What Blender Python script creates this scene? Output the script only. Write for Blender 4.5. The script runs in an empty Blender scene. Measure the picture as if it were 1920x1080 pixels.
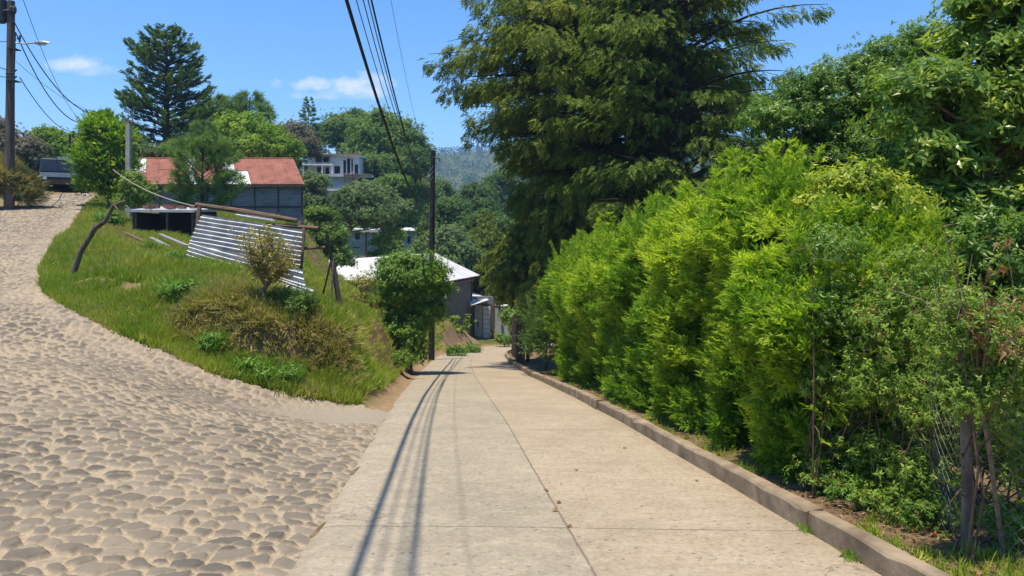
import bpy, math, random
import numpy as np
from mathutils import Vector

# ------------------------------------------------------------------ camera, sky, sun, exposure
SC = bpy.context.scene
COL = SC.collection
F, HOR, ZC = 1400.0, 440.0, 1.7          # focal length (px of a 1920 frame), horizon row, eye height


def P(px, py, Y):
    """a point seen at (px, py) standing Y metres ahead"""
    return np.array([(px - 960.0) / F * Y, Y, ZC - (py - HOR) * Y / F])


cam_d = bpy.data.cameras.new('camera')
cam_d.sensor_width = 36.0
cam_d.lens = F / 1920 * 36
cam_d.shift_y = -(540 - HOR) / 1920
cam_d.clip_start = 0.05
cam_d.clip_end = 6000
cam = bpy.data.objects.new('camera', cam_d)
COL.objects.link(cam)
cam.location = (0, 0, ZC)
cam.rotation_euler = (math.pi / 2, 0, 0)
SC.camera = cam

SUN_EL = math.radians(78)
SUN_H = Vector((-0.635, -0.772))            # towards the sun, on the ground
to_sun = Vector((SUN_H.x * math.cos(SUN_EL), SUN_H.y * math.cos(SUN_EL), math.sin(SUN_EL))).normalized()
sun_d = bpy.data.lights.new('sun', 'SUN')
sun_d.energy = 4.9
sun_d.angle = math.radians(0.53)
sun_d.color = (1.0, 0.915, 0.775)
sun = bpy.data.objects.new('sun', sun_d)
COL.objects.link(sun)
sun.location = (-20, 40, 80)
sun.rotation_euler = (-to_sun).to_track_quat('-Z', 'Y').to_euler()

SC.view_settings.view_transform = 'Standard'
SC.view_settings.look = 'None'
SC.view_settings.exposure = 0.50
SC.view_settings.gamma = 1.0
SC.view_settings.use_curve_mapping = False
SC.cycles.max_bounces = 7
SC.cycles.diffuse_bounces = 3
SC.cycles.transmission_bounces = 4
SC.cycles.transparent_max_bounces = 6
SC.cycles.volume_bounces = 0
SC.cycles.use_denoising = True
SC.cycles.use_adaptive_sampling = True
SC.cycles.adaptive_threshold = 0.006

W = bpy.data.worlds.new('World')
SC.world = W
W.use_nodes = True
nt = W.node_tree
nt.nodes.clear()


def N(tree, typ, **kw):
    n = tree.nodes.new(typ)
    for k, v in kw.items():
        setattr(n, k, v)
    return n


def mth(tree, op, a, b=None, c=None, clamp=False):
    n = tree.nodes.new('ShaderNodeMath')
    n.operation = op
    n.use_clamp = clamp
    for i, v in enumerate((a, b, c)):
        if v is None:
            continue
        if isinstance(v, (int, float)):
            n.inputs[i].default_value = v
        else:
            tree.links.new(v, n.inputs[i])
    return n.outputs[0]


def mixc(tree, fac, a, b, mode='MIX'):
    n = tree.nodes.new('ShaderNodeMix')
    n.data_type = 'RGBA'
    n.blend_type = mode
    for sock, v in ((n.inputs[0], fac), (n.inputs[6], a), (n.inputs[7], b)):
        if isinstance(v, (int, float)):
            sock.default_value = v
        elif isinstance(v, tuple):
            sock.default_value = (*v, 1.0) if len(v) == 3 else v
        else:
            tree.links.new(v, sock)
    return n.outputs[2]


sky = N(nt, 'ShaderNodeTexSky', sky_type='NISHITA')
sky.sun_disc = False
sky.sun_elevation = SUN_EL
sky.sun_rotation = math.atan2(SUN_H.x, SUN_H.y)
sky.altitude = 2200
sky.air_density = 1.0
sky.dust_density = 0.35
sky.ozone_density = 2.0
tc = N(nt, 'ShaderNodeTexCoord')
sep = N(nt, 'ShaderNodeSeparateXYZ')
nt.links.new(tc.outputs['Generated'], sep.inputs[0])
dy = mth(nt, 'MAXIMUM', sep.outputs[1], 0.02)
cu = mth(nt, 'DIVIDE', sep.outputs[0], dy)
cv = mth(nt, 'DIVIDE', sep.outputs[2], dy)
cmb = N(nt, 'ShaderNodeCombineXYZ')
nt.links.new(cu, cmb.inputs[0])
nt.links.new(mth(nt, 'MULTIPLY', cv, 1.5), cmb.inputs[1])
cn = N(nt, 'ShaderNodeTexNoise')
cn.inputs['Scale'].default_value = 34
cn.inputs['Detail'].default_value = 7
cn.inputs['Roughness'].default_value = 0.62
nt.links.new(cmb.outputs[0], cn.inputs['Vector'])
cloud = None
for (px, py, rx, ry, den) in ((140, 122, 56, 24, .75), (178, 134, 52, 16, .45), (585, 160, 48, 19, .8), (672, 168, 62, 34, 1.0),
                              (625, 180, 100, 12, .5), (520, 160, 16, 14, .35), (705, 158, 36, 26, .7)):
    u0, v0 = (px - 960) / F, (HOR - py) / F
    a = mth(nt, 'DIVIDE', mth(nt, 'SUBTRACT', cu, u0), rx / F)
    b = mth(nt, 'DIVIDE', mth(nt, 'SUBTRACT', cv, v0), ry / F)
    b = mth(nt, 'MULTIPLY', b, mth(nt, 'ADD', 1.0, mth(nt, 'MULTIPLY', mth(nt, 'LESS_THAN', b, 0.0), 0.5)))
    d2 = mth(nt, 'ADD', mth(nt, 'MULTIPLY', a, a), mth(nt, 'MULTIPLY', b, b))
    m = mth(nt, 'SUBTRACT', 1.0, d2)
    m = mth(nt, 'ADD', m, mth(nt, 'MULTIPLY', mth(nt, 'SUBTRACT', cn.outputs[0], 0.52), 3.2))
    m = mth(nt, 'MULTIPLY', mth(nt, 'MULTIPLY', m, 0.75, clamp=True), den)
    m = mth(nt, 'MULTIPLY', m, mth(nt, 'GREATER_THAN', mth(nt, 'SUBTRACT', 2.6, d2), 0.0))
    cloud = m if cloud is None else mth(nt, 'MAXIMUM', cloud, m)
cloud = mth(nt, 'MULTIPLY', cloud, mth(nt, 'GREATER_THAN', sep.outputs[1], 0.05))
hsv = N(nt, 'ShaderNodeHueSaturation')
hsv.inputs['Saturation'].default_value = 1.26
hsv.inputs['Value'].default_value = 1.7
nt.links.new(sky.outputs[0], hsv.inputs['Color'])
skyc = mixc(nt, cloud, hsv.outputs[0], (7.6, 7.9, 8.5))
bg = N(nt, 'ShaderNodeBackground')
bg.inputs['Strength'].default_value = 0.105
nt.links.new(skyc, bg.inputs[0])
wo = N(nt, 'ShaderNodeOutputWorld')
nt.links.new(bg.outputs[0], wo.inputs[0])

rng = np.random.default_rng(7)
random.seed(7)


# ------------------------------------------------------------------ materials
def new_mat(name):
    m = bpy.data.materials.new(name)
    m.use_nodes = True
    t = m.node_tree
    b = t.nodes['Principled BSDF']
    return m, t, b


def noise(t, scale, detail=4, rough=.55, coord='Object', stretch=None):
    c = t.nodes.new('ShaderNodeTexCoord')
    n = t.nodes.new('ShaderNodeTexNoise')
    n.inputs['Scale'].default_value = scale
    n.inputs['Detail'].default_value = detail
    n.inputs['Roughness'].default_value = rough
    src = c.outputs[coord]
    if stretch:
        mp = t.nodes.new('ShaderNodeMapping')
        mp.inputs['Scale'].default_value = stretch
        t.links.new(src, mp.inputs[0])
        src = mp.outputs[0]
    t.links.new(src, n.inputs['Vector'])
    return n.outputs[0]


def ramp(t, src, stops):
    r = t.nodes.new('ShaderNodeValToRGB')
    el = r.color_ramp.elements
    while len(el) > 1:
        el.remove(el[0])
    el[0].position = stops[0][0]
    el[0].color = (*stops[0][1], 1) if len(stops[0][1]) == 3 else stops[0][1]
    for p, c in stops[1:]:
        e = el.new(p)
        e.color = (*c, 1)
    t.links.new(src, r.inputs[0])
    return r.outputs[0]


def bump(t, b, h, strength=.4, dist=.02):
    n = t.nodes.new('ShaderNodeBump')
    n.inputs['Strength'].default_value = strength
    n.inputs['Distance'].default_value = dist
    t.links.new(h, n.inputs['Height'])
    t.links.new(n.outputs[0], b.inputs['Normal'])


def plain(name, c, c2=None, scale=6, rough=.8, metal=0.0, stretch=None, bmp=.3, spec=.3, lo=.35, hi=.65):
    m, t, b = new_mat(name)
    c2 = c2 or tuple(v * .6 for v in c)
    n = noise(t, scale, 6, .6, stretch=stretch)
    t.links.new(ramp(t, n, [(lo, c2), (hi, c)]), b.inputs['Base Color'])
    b.inputs['Roughness'].default_value = rough
    b.inputs['Metallic'].default_value = metal
    b.inputs['Specular IOR Level'].default_value = spec
    if bmp:
        bump(t, b, noise(t, scale * 4, 5, .6, stretch=stretch), bmp, .01)
    return m


def leafy(name, dark, mid, light, trans=.4, rough=.45, spec=.35, tboost=1.6, brown=None):
    """leaf surface: hue varies leaf by leaf through the face attribute rnd; light passes through"""
    m, t, b = new_mat(name)
    a = t.nodes.new('ShaderNodeAttribute')
    a.attribute_name = 'rnd'
    stops = [(0.0, dark), (.5, mid), (.93, light)]
    if brown:
        stops.append((.97, brown))
    stops = [(p, tuple(min(.6, v * 1.14) for v in q)) for p, q in stops]
    c = ramp(t, a.outputs['Fac'], stops)
    t.links.new(c, b.inputs['Base Color'])
    b.inputs['Roughness'].default_value = rough
    b.inputs['Specular IOR Level'].default_value = spec
    tr = t.nodes.new('ShaderNodeBsdfTranslucent')
    tboost *= .86
    tcol = mixc(t, 1.0, c, (tboost * 1.05, tboost * 1.1, tboost * .55), 'MULTIPLY')
    t.links.new(tcol, tr.inputs['Color'])
    mx = t.nodes.new('ShaderNodeMixShader')
    mx.inputs[0].default_value = trans * .74
    out = t.nodes['Material Output']
    t.links.new(b.outputs[0], mx.inputs[1])
    t.links.new(tr.outputs[0], mx.inputs[2])
    t.links.new(mx.outputs[0], out.inputs[0])
    return m


M = {}
M['hedge'] = leafy('hedge_leaf', (.048, .115, .010), (.132, .23, .016), (.33, .395, .038), .60, .6, .15, 2.15)
M['cypress'] = leafy('cypress_leaf', (.045, .08, .014), (.108, .15, .022), (.25, .275, .045), .42, .7, .12, 1.7)
M['cypress2'] = leafy('conifer_leaf', (.05, .09, .016), (.11, .16, .024), (.22, .27, .05), .42, .7, .12, 1.8)
M['olive'] = leafy('olive_spray', (.07, .11, .014), (.14, .18, .02), (.26, .28, .04), .42, .6, .15, 1.7)
M['cedar'] = leafy('cedar_leaf', (.035, .075, .018), (.07, .125, .028), (.15, .20, .045), .38, .7, .12, 1.6)
M['pine'] = leafy('pine_needle', (.075, .14, .035), (.13, .22, .06), (.22, .31, .10), .4, .65, .15)
M['broad'] = leafy('broad_leaf', (.05, .115, .012), (.105, .19, .02), (.22, .30, .045), .45, .38, .35, 1.9)
M['bigleaf'] = leafy('large_leaf', (.065, .13, .014), (.15, .24, .024), (.32, .37, .05), .46, .34, .4, 1.9)
M['yellowleaf'] = leafy('yellow_green_leaf', (.15, .22, .012), (.27, .34, .02), (.44, .44, .05), .48, .4, .35, 1.7)
M['tangle'] = leafy('tangle_leaf', (.075, .14, .016), (.16, .25, .032), (.31, .37, .07), .44, .5, .2, 1.8, brown=(.30, .17, .07))
M['dryleaf'] = leafy('dry_leaf', (.14, .07, .025), (.22, .12, .045), (.32, .20, .09), .3)
M['limeleaf'] = leafy('lime_leaf', (.09, .17, .014), (.17, .27, .024), (.28, .36, .045), .45, .6, .15, 1.7)
M['midleaf'] = leafy('mid_leaf', (.07, .13, .02), (.13, .215, .035), (.23, .30, .06), .44, .6, .15)
M['greyleaf'] = leafy('grey_green_leaf', (.07, .12, .035), (.13, .19, .06), (.21, .27, .10), .38, .6, .15)
M['darkleaf'] = leafy('dark_leaf', (.045, .09, .018), (.085, .15, .03), (.15, .215, .05), .42, .6, .15)
M['browntwig'] = leafy('brown_leaf', (.10, .09, .06), (.17, .15, .10), (.22, .21, .12), .25, .8, .1)
M['bush'] = leafy('bush_leaf', (.06, .13, .012), (.12, .21, .018), (.22, .31, .03), .45, .4, .3, 1.8)
M['sapling'] = leafy('sapling_leaf', (.15, .16, .025), (.27, .24, .045), (.38, .33, .08), .4)
M['grass'] = leafy('grass_blade', (.11, .20, .014), (.24, .33, .026), (.48, .45, .08), .45, .6, .2, 1.3, brown=(.34, .27, .11))
M['drygrass'] = leafy('dry_grass_blade', (.17, .16, .045), (.30, .26, .085), (.46, .39, .17), .5, .7, .2, 1.2)
M['weed'] = leafy('weed_leaf', (.06, .15, .012), (.12, .23, .02), (.2, .31, .03), .4)
M['forest'] = leafy('forest_leaf', (.04, .08, .022), (.052, .095, .026), (.07, .115, .032), .2, .8, .1)
M['bark'] = plain('bark', (.16, .115, .075), (.06, .042, .028), 9, .9, stretch=(1, 1, .25), bmp=.7)
M['darkbark'] = plain('dark_bark', (.07, .05, .035), (.025, .018, .013), 9, .9, stretch=(1, 1, .25), bmp=.7)
M['greybark'] = plain('grey_bark', (.25, .20, .145), (.10, .075, .05), 12, .9, stretch=(1, 1, .25), bmp=.6)
M['twig'] = plain('twig', (.30, .22, .14), (.13, .09, .055), 15, .9, bmp=.2)
M['polewood'] = plain('weathered_pole_wood', (.15, .115, .085), (.06, .045, .034), 7, .85, stretch=(1, 1, .12), bmp=.5)
M['blackpole'] = plain('creosoted_pole', (.03, .027, .025), (.014, .013, .012), 7, .8, stretch=(1, 1, .12))
M['concrete_pole'] = plain('concrete_pole', (.42, .40, .36), (.28, .26, .23), 5, .85)
M['cable'] = plain('black_cable', (.012, .012, .013), (.008, .008, .009), 3, .55, bmp=0)
M['greycable'] = plain('grey_cable', (.10, .11, .13), (.06, .07, .08), 3, .5, bmp=0)
M['metal'] = plain('galvanised', (.50, .51, .53), (.32, .33, .35), 5, .42, .75, bmp=.1)
M['oldwood'] = plain('old_timber', (.21, .135, .085), (.085, .052, .033), 8, .85, stretch=(.3, 1, 3), bmp=.5)
M['darkwood'] = plain('dark_boards', (.085, .065, .05), (.035, .027, .022), 6, .85, stretch=(.4, .4, 5), bmp=.5)
M['greywood'] = plain('grey_boards', (.30, .29, .29), (.17, .165, .165), 6, .85, stretch=(5, 5, .4), bmp=.4)
M['bluewall'] = plain('blue_grey_sheet', (.24, .25, .27), (.15, .16, .175), 3, .7, stretch=(.6, .6, 2), bmp=.2)
M['rust'] = plain('rusty_roof', (.33, .125, .085), (.19, .075, .05), 1.6, .8, bmp=.3)
M['zinc'] = plain('pale_zinc', (.72, .70, .68), (.55, .53, .52), 3, .5, .1, bmp=.1)
M['whitewall'] = plain('white_render', (.72, .71, .70), (.60, .59, .58), 2.5, .85, bmp=.1)
M['greywall'] = plain('grey_block', (.44, .45, .47), (.33, .34, .36), 2.5, .85, bmp=.15)
M['whiteroof'] = plain('white_sheet_roof', (.62, .61, .60), (.46, .45, .43), 1.6, .55, bmp=.12)
M['brick'] = plain('orange_brick', (.45, .20, .11), (.34, .14, .08), 8, .85)
M['bluepaint'] = plain('blue_paint', (.12, .33, .44), (.09, .25, .35), 3, .7)
M['tile'] = plain('clay_tile', (.45, .22, .16), (.32, .14, .10), 4, .8)
M['glass'] = plain('dark_window', (.02, .025, .03), (.012, .014, .018), 2, .12, bmp=0, spec=.6)
M['gate'] = plain('grey_gate', (.47, .45, .43), (.34, .32, .30), 3, .7, stretch=(6, 6, .5), bmp=.2)
M['blackpaint'] = plain('black_paint', (.018, .02, .022), (.012, .013, .014), 3, .3, bmp=0, spec=.5)
M['greenpaint'] = plain('dark_green_paint', (.035, .06, .06), (.02, .035, .035), 2, .35, bmp=0, spec=.5)
M['tyre'] = plain('tyre_rubber', (.02, .02, .02), (.014, .014, .014), 8, .9)
M['chrome'] = plain('silver_bumper', (.45, .46, .48), (.33, .34, .36), 4, .35, .5, bmp=0)
M['pink'] = plain('reflected_pink', (.50, .27, .24), (.40, .2, .18), 5, .8, bmp=0)  # colour of the reflection painted on the parked car
M['paleblue'] = plain('reflected_pale_blue', (.42, .47, .52), (.33, .38, .42), 5, .8, bmp=0)  # second, paler reflection painted on the car side
M['kerbc'] = plain('kerb_concrete', (.33, .25, .16), (.15, .11, .07), 2.6, .9, bmp=.7)


# ------------------------------------------------------------------ mesh helpers
class MB:
    def __init__(self):
        self.v, self.f, self.n, self.a, self.mi = [], {3: [], 4: []}, 0, {3: [], 4: []}, None

    def add(self, V, Fc, rnd=None):
        V = np.asarray(V, float).reshape(-1, 3)
        Fc = np.asarray(Fc, int)
        k = Fc.shape[1]
        self.v.append(V)
        self.f[k].append(Fc + self.n)
        self.a[k].append(np.full(len(Fc), .5) if rnd is None else np.asarray(rnd, float))
        self.n += len(V)
        return self

    def box(self, x0, x1, y0, y1, z0, z1):
        V = [(x, y, z) for z in (z0, z1) for (x, y) in ((x0, y0), (x1, y0), (x1, y1), (x0, y1))]
        return self.add(V, [(0, 3, 2, 1), (4, 5, 6, 7), (0, 1, 5, 4), (1, 2, 6, 5), (2, 3, 7, 6), (3, 0, 4, 7)])

    def hexa(self, pts):
        """eight corners: bottom loop then top loop, both anticlockwise from above"""
        return self.add(pts, [(0, 3, 2, 1), (4, 5, 6, 7), (0, 1, 5, 4), (1, 2, 6, 5), (2, 3, 7, 6), (3, 0, 4, 7)])

    def slab(self, quad, th):
        q = np.asarray(quad, float)
        n = np.cross(q[1] - q[0], q[3] - q[0])
        n /= np.linalg.norm(n)
        return self.hexa(np.vstack([q - n * th, q]))

    def tube(self, pts, rad, sides=7, cap=True):
        pts = np.asarray(pts, float)
        n = len(pts)
        rad = np.broadcast_to(np.asarray(rad, float), (n,))
        T = np.gradient(pts, axis=0)
        T /= np.linalg.norm(T, axis=1)[:, None] + 1e-12
        ref = np.array([0, 0, 1.]) if abs(T[:, 2]).mean() < .8 else np.array([1., 0, 0])
        A = np.cross(T, ref)
        A /= np.linalg.norm(A, axis=1)[:, None] + 1e-12
        B = np.cross(T, A)
        ang = np.arange(sides) / sides * 2 * math.pi
        V = pts[:, None] + rad[:, None, None] * (A[:, None] * np.cos(ang)[None, :, None] + B[:, None] * np.sin(ang)[None, :, None])
        i = np.arange(n - 1)[:, None] * sides
        j = np.arange(sides)[None]
        j2 = (j + 1) % sides
        Fc = np.stack([i + j, i + j2, i + sides + j2, i + sides + j], -1).reshape(-1, 4)
        self.add(V.reshape(-1, 3), Fc)
        if cap:
            for e in (0, n - 1):
                c = np.vstack([V[e], pts[e][None]])
                self.add(c, [(k, (k + 1) % sides, sides) for k in range(sides)])
        return self

    def build(self, name, mat, parent=None, smooth=False, loc=None):
        me = bpy.data.meshes.new(name)
        V = np.concatenate(self.v)
        loops, sizes, at = [], [], []
        for k in (3, 4):
            if self.f[k]:
                Fc = np.concatenate(self.f[k])
                loops.append(Fc.ravel())
                sizes.append(np.full(len(Fc), k))
                at.append(np.concatenate(self.a[k]))
        loops = np.concatenate(loops).astype(np.int32)
        sizes = np.concatenate(sizes).astype(np.int32)
        at = np.concatenate(at).astype(np.float32)
        me.vertices.add(len(V))
        me.vertices.foreach_set('co', V.astype(np.float32).ravel())
        me.loops.add(len(loops))
        me.loops.foreach_set('vertex_index', loops)
        me.polygons.add(len(sizes))
        st = np.zeros(len(sizes), np.int32)
        st[1:] = np.cumsum(sizes)[:-1]
        me.polygons.foreach_set('loop_start', st)
        if smooth:
            me.polygons.foreach_set('use_smooth', np.ones(len(sizes), bool))
        else:
            me.polygons.foreach_set('use_smooth', np.zeros(len(sizes), bool))
        me.update(calc_edges=True)
        a = me.attributes.new('rnd', 'FLOAT', 'FACE')
        a.data.foreach_set('value', at)
        me.materials.append(mat)
        o = bpy.data.objects.new(name, me)
        COL.objects.link(o)
        if parent is not None:
            o.parent = parent
        if loc is not None:
            o.location = loc
        return o


def thing(name, label, cat, loc=(0, 0, 0), rz=0.0, group=None):
    o = bpy.data.objects.new(name, None)
    o.empty_display_size = .3
    COL.objects.link(o)
    o.location = loc
    o.rotation_euler = (0, 0, rz)
    o['label'] = label
    o['category'] = cat
    if group:
        o['group'] = group
    return o


def tag(o, label=None, cat=None, group=None, kind=None):
    for k, v in (('label', label), ('category', cat), ('group', group), ('kind', kind)):
        if v:
            o[k] = v
    return o


def copy_thing(root, label, loc, rz=0.0, scale=1.0, group=None):
    r = root.copy()
    COL.objects.link(r)
    r.location = loc
    r.rotation_euler = (0, 0, rz)
    r.scale = (scale,) * 3 if isinstance(scale, (int, float)) else scale
    r['label'] = label
    if group:
        r['group'] = group
    for ch in list(root.children):
        c = ch.copy()
        COL.objects.link(c)
        c.parent = r
    return r


def unit(v):
    return v / (np.linalg.norm(v, axis=-1, keepdims=True) + 1e-12)


# leaf templates: growth along +x, face normal +z
def t_leaf(L=1.0, Wd=.36, fold=.12, droop=.12):
    V = np.array([(0, 0, 0), (.42 * L, -Wd / 2, fold * Wd), (L, 0, -droop * L), (.42 * L, Wd / 2, fold * Wd), (.45 * L, 0, -.02 * L)])
    return V, np.array([(0, 1, 2, 4), (0, 4, 2, 3)])


def t_card(L=1.0, Wd=.4, droop=.1):
    V = np.array([(0, 0, 0), (.45 * L, -Wd / 2, .05 * L), (L, 0, -droop * L), (.45 * L, Wd / 2, .03 * L)])
    return V, np.array([(0, 1, 2, 3)])


def euler_m(yaw, pitch, roll=0.0):
    cy, sy, cp, sp, cr, sr = math.cos(yaw), math.sin(yaw), math.cos(pitch), math.sin(pitch), math.cos(roll), math.sin(roll)
    Rz = np.array([(cy, -sy, 0), (sy, cy, 0), (0, 0, 1)])
    Ry = np.array([(cp, 0, -sp), (0, 1, 0), (sp, 0, cp)])
    Rx = np.array([(1, 0, 0), (0, cr, -sr), (0, sr, cr)])
    return Rz @ Ry @ Rx


def compose(items):
    Vs, Fs, n = [], [], 0
    for (V, Fc), R, off, s in items:
        Vs.append((V * s) @ R.T + np.asarray(off))
        Fs.append(Fc + n)
        n += len(V)
    return np.vstack(Vs), np.vstack(Fs)


def t_rosette(n=6, L=.6, Wd=.22, seed=0, lift=.5, rich=True):
    r = random.Random(seed)
    it = []
    for i in range(n):
        yaw = i * 2.4 + r.uniform(-.3, .3)
        it.append((t_leaf(L, Wd) if rich else t_card(L, Wd), np.array([(0, 0, 1), (0, 1, 0), (-1, 0, 0)]).T @ euler_m(yaw, lift + r.uniform(-.4, .35), r.uniform(-.5, .5)),
                   (i / n * .45, 0, 0), r.uniform(.7, 1.15)))
    return compose(it)


def t_frond(n=5, L=.42, Wd=.11, seed=0, spread=.75):
    r = random.Random(seed)
    it = []
    for i in range(n):
        x = .12 + .68 * i / n
        for sgn in (-1, 1):
            it.append((t_card(L * (1 - .5 * i / n), Wd), euler_m(sgn * (spread + r.uniform(-.2, .2)), r.uniform(-.25, .35), r.uniform(-.7, .7)), (x, 0, 0), r.uniform(.75, 1.2)))
    it.append((t_card(.4, Wd), euler_m(0, .1), (.66, 0, 0), 1))
    it.append((t_card(.8, .035), euler_m(0, 0), (0, 0, 0), 1))
    return compose(it)


def t_needles(n=14, L=.8, Wd=.045, seed=0, cone=.75):
    r = random.Random(seed)
    it = []
    for i in range(n):
        a = i * 2.4
        tilt = cone * r.uniform(.35, 1.1)
        d = np.array([math.cos(tilt), math.sin(tilt) * math.cos(a), math.sin(tilt) * math.sin(a)])
        s = unit(np.cross(d, np.array([r.uniform(-1, 1), r.uniform(-1, 1), r.uniform(-1, 1)])))
        R = np.stack([d, s, np.cross(d, s)], 1)
        it.append((t_card(L, Wd, 0), R, (r.uniform(0, .3), 0, 0), r.uniform(.8, 1.15)))
    return compose(it)


def scatter(mb, tpl, Pp, D, S, up=None, jitter=.5, rnd=None, rg=rng, rj=.12):
    """place a template at each point of Pp, growing along D, sized S"""
    Pp = np.asarray(Pp, float)
    n = len(Pp)
    if n == 0:
        return
    X = unit(np.asarray(D, float))
    U = np.tile(np.array([0, 0, 1.]), (n, 1)) if up is None else np.asarray(up, float)
    U = U + rg.normal(0, jitter, (n, 3))
    Y = unit(np.cross(U, X))
    Z = np.cross(X, Y)
    R = np.stack([X, Y, Z], -1)
    V, Fc = tpl
    S = np.broadcast_to(np.asarray(S, float), (n,))
    out = np.einsum('nij,kj->nki', R, V) * S[:, None, None] + Pp[:, None]
    k = len(V)
    FF = (Fc[None] + (np.arange(n) * k)[:, None, None]).reshape(-1, 4)
    if rnd is None:
        rnd = rg.random(n)
    r = np.clip(np.repeat(rnd, len(Fc)) + rg.normal(0, rj, n * len(Fc)), 0, 1)
    mb.add(out.reshape(-1, 3), FF, r)


def vnoise(p, seed=0):
    """smooth value noise on n x 3 points"""
    p = np.asarray(p, float)
    i = np.floor(p).astype(np.int64)
    f = p - i
    f = f * f * (3 - 2 * f)
    r = 0.0
    for dx in (0, 1):
        for dy in (0, 1):
            for dz in (0, 1):
                h = ((i[:, 0] + dx) * 374761393 + (i[:, 1] + dy) * 668265263 + (i[:, 2] + dz) * 2147483647 + seed * 974711) & 0xffffffff
                h = ((h ^ (h >> 13)) * 1274126177) & 0xffffffff
                h = (h ^ (h >> 16)) & 0xffff
                w = (f[:, 0] if dx else 1 - f[:, 0]) * (f[:, 1] if dy else 1 - f[:, 1]) * (f[:, 2] if dz else 1 - f[:, 2])
                r = r + w * (h / 65535.0)
    return r


def smooth(a, b, x):
    t = np.clip((x - a) / (b - a), 0, 1)
    return t * t * (3 - 2 * t)


# ------------------------------------------------------------------ ground shape
RY = np.array([-20, 0, 5.06, 12.6, 16.9, 26.4, 36, 45, 52, 58, 64, 80])
RZ = np.array([1.6, 0, -.61, -1.46, -2.0, -3.3, -4.55, -5.6, -6.35, -6.9, -7.2, -7.6])
LEFT = np.array([(-.6, -20), (-1.1, 0), (-1.52, 5.06), (-2.18, 12.6), (-2.6, 16.9), (-3.4, 26.4), (-4.05, 36), (-4.4, 44), (-4.3, 50), (-3.2, 55), (-.6, 59.5), (6, 62.5), (20, 63.5)])
RIGHT = np.array([(4.6, -20), (2.92, 0), (2.48, 5.06), (1.815, 12.6), (1.41, 16.9), (.6, 26.4), (-.1, 36), (-.42, 44), (-.3, 48), (.4, 52), (2.2, 55.5), (7, 58), (20, 59)])


def road_z(y):
    return np.interp(y, RY, RZ)


def road_xl(y):
    return np.interp(y, LEFT[:10, 1], LEFT[:10, 0])


def road_xr(y):
    return np.interp(y, RIGHT[:10, 1], RIGHT[:10, 0])


CTRL = [  # px, py, distance ahead
    (0, 1080, 4.9), (0, 900, 7.0), (0, 800, 8.7), (0, 700, 11.2), (0, 600, 15.2), (0, 500, 21.5), (0, 430, 30), (300, 1080, 5.0), (300, 900, 7.3),
    (300, 800, 9.3), (200, 700, 12.3), (500, 800, 11), (600, 785, 13), (620, 870, 8.9), (-200, 700, 11), (-200, 560, 19), (-300, 440, 30),
    (250, 650, 15.3), (400, 710, 14.6), (550, 755, 14.7), (680, 768, 15.2), (75, 545, 18), (80, 500, 21.5), (110, 450, 27), (150, 400, 36),
    (90, 378, 41), (175, 366, 46), (18, 392, 36), (100, 352, 50), (140, 356, 50), (-80, 390, 38),
    (200, 450, 26), (240, 520, 19.5), (250, 425, 30), (330, 475, 24), (330, 590, 16.2), (380, 540, 17.4), (480, 555, 17.6), (560, 590, 17.4), (640, 640, 16.8),
    (665, 690, 16.2), (440, 640, 15.7), (450, 690, 15.0), (560, 680, 15.6), (560, 712, 15.2), (640, 735, 15.4), (330, 640, 15.4), (140, 520, 19),
    (470, 520, 20), (580, 572, 22.5), (350, 495, 22), (690, 575, 25), (700, 640, 21.5), (735, 685, 20.5), (760, 640, 27),
    (790, 640, 38), (805, 615, 47), (840, 605, 54), (868, 622, 57.5), (888, 640, 58.5), (760, 575, 44), (690, 552, 40), (850, 622, 62),
    (240, 455, 30), (300, 450, 31), (365, 452, 32), (200, 385, 40), (300, 405, 46), (420, 412, 46), (570, 415, 46), (560, 500, 36), (450, 440, 36), (598, 545, 28), (622, 548, 32), (575, 520, 31), (650, 552, 46), (605, 540, 36), (640, 545, 42), (640, 540, 50), (700, 560, 34),
]
cp = [P(*c) for c in CTRL]
for (x, y, z) in [(0, -12, 1.0), (-8, -10, 1.0), (-12, 0, .45), (-6, 1, .05), (-25, 5, .9), (-25, -10, 1.4), (-35, 20, 2.2), (-45, 40, 4), (-30, 60, 5.4), (-45, 80, 7), (-30, 95, 7.5),
                  (-23, 60, 4.6), (-17, 62, 0), (-14, 52, -2.0), (-17, 84, -1.8), (-11, 88, -3), (-21, 91, 3.6), (-24, 90, 6.2), (-17, 98, 2.8), (-11, 62, -3.6), (-10, 75, -4.5), (-12, 110, 1.5), (-2, 75, -7.5), (-5, 60, -5.2), (-1, 100, -10), (10, 100, -9),
                  (8, 70, -7.6), (20, 80, -7.5), (-9, 52, -2.6), (-60, 60, 6), (-70, 0, 3), (-60, 110, 9), (40, 0, -.5), (40, 40, -4), (40, 90, -7), (-9, 36, -1.0)]:
    cp.append(np.array([x, y, z]))
for y in (-8, 0, 5, 8, 12, 17, 22, 27, 33, 39, 45, 50):
    z = float(road_z(y))
    cp.append(np.array([float(road_xr(y)) + .8, y, z + .13]))
    cp.append(np.array([float(road_xr(y)) + 5, y, z + .25]))
    cp.append(np.array([float(road_xr(y)) + 14, y, z + .2]))
    if y < 14 or y > 17:
        cp.append(np.array([float(road_xl(y)) - .15, y, z + (.02 if y < 18 else .1)]))
for y in (59, 62):
    cp.append(np.array([4, y, float(road_z(60))]))
    cp.append(np.array([-3, y + 2, float(road_z(60)) + .3]))
cp = np.array(cp)
_C2 = 1.2
_d = np.linalg.norm(cp[:, None, :2] - cp[None, :, :2], axis=2)
_A = np.sqrt(_d ** 2 + _C2) - 0.0
_n = len(cp)
_K = np.zeros((_n + 1, _n + 1))
_K[:_n, :_n] = -_A + np.eye(_n) * .25
_K[:_n, _n] = 1
_K[_n, :_n] = 1
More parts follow.
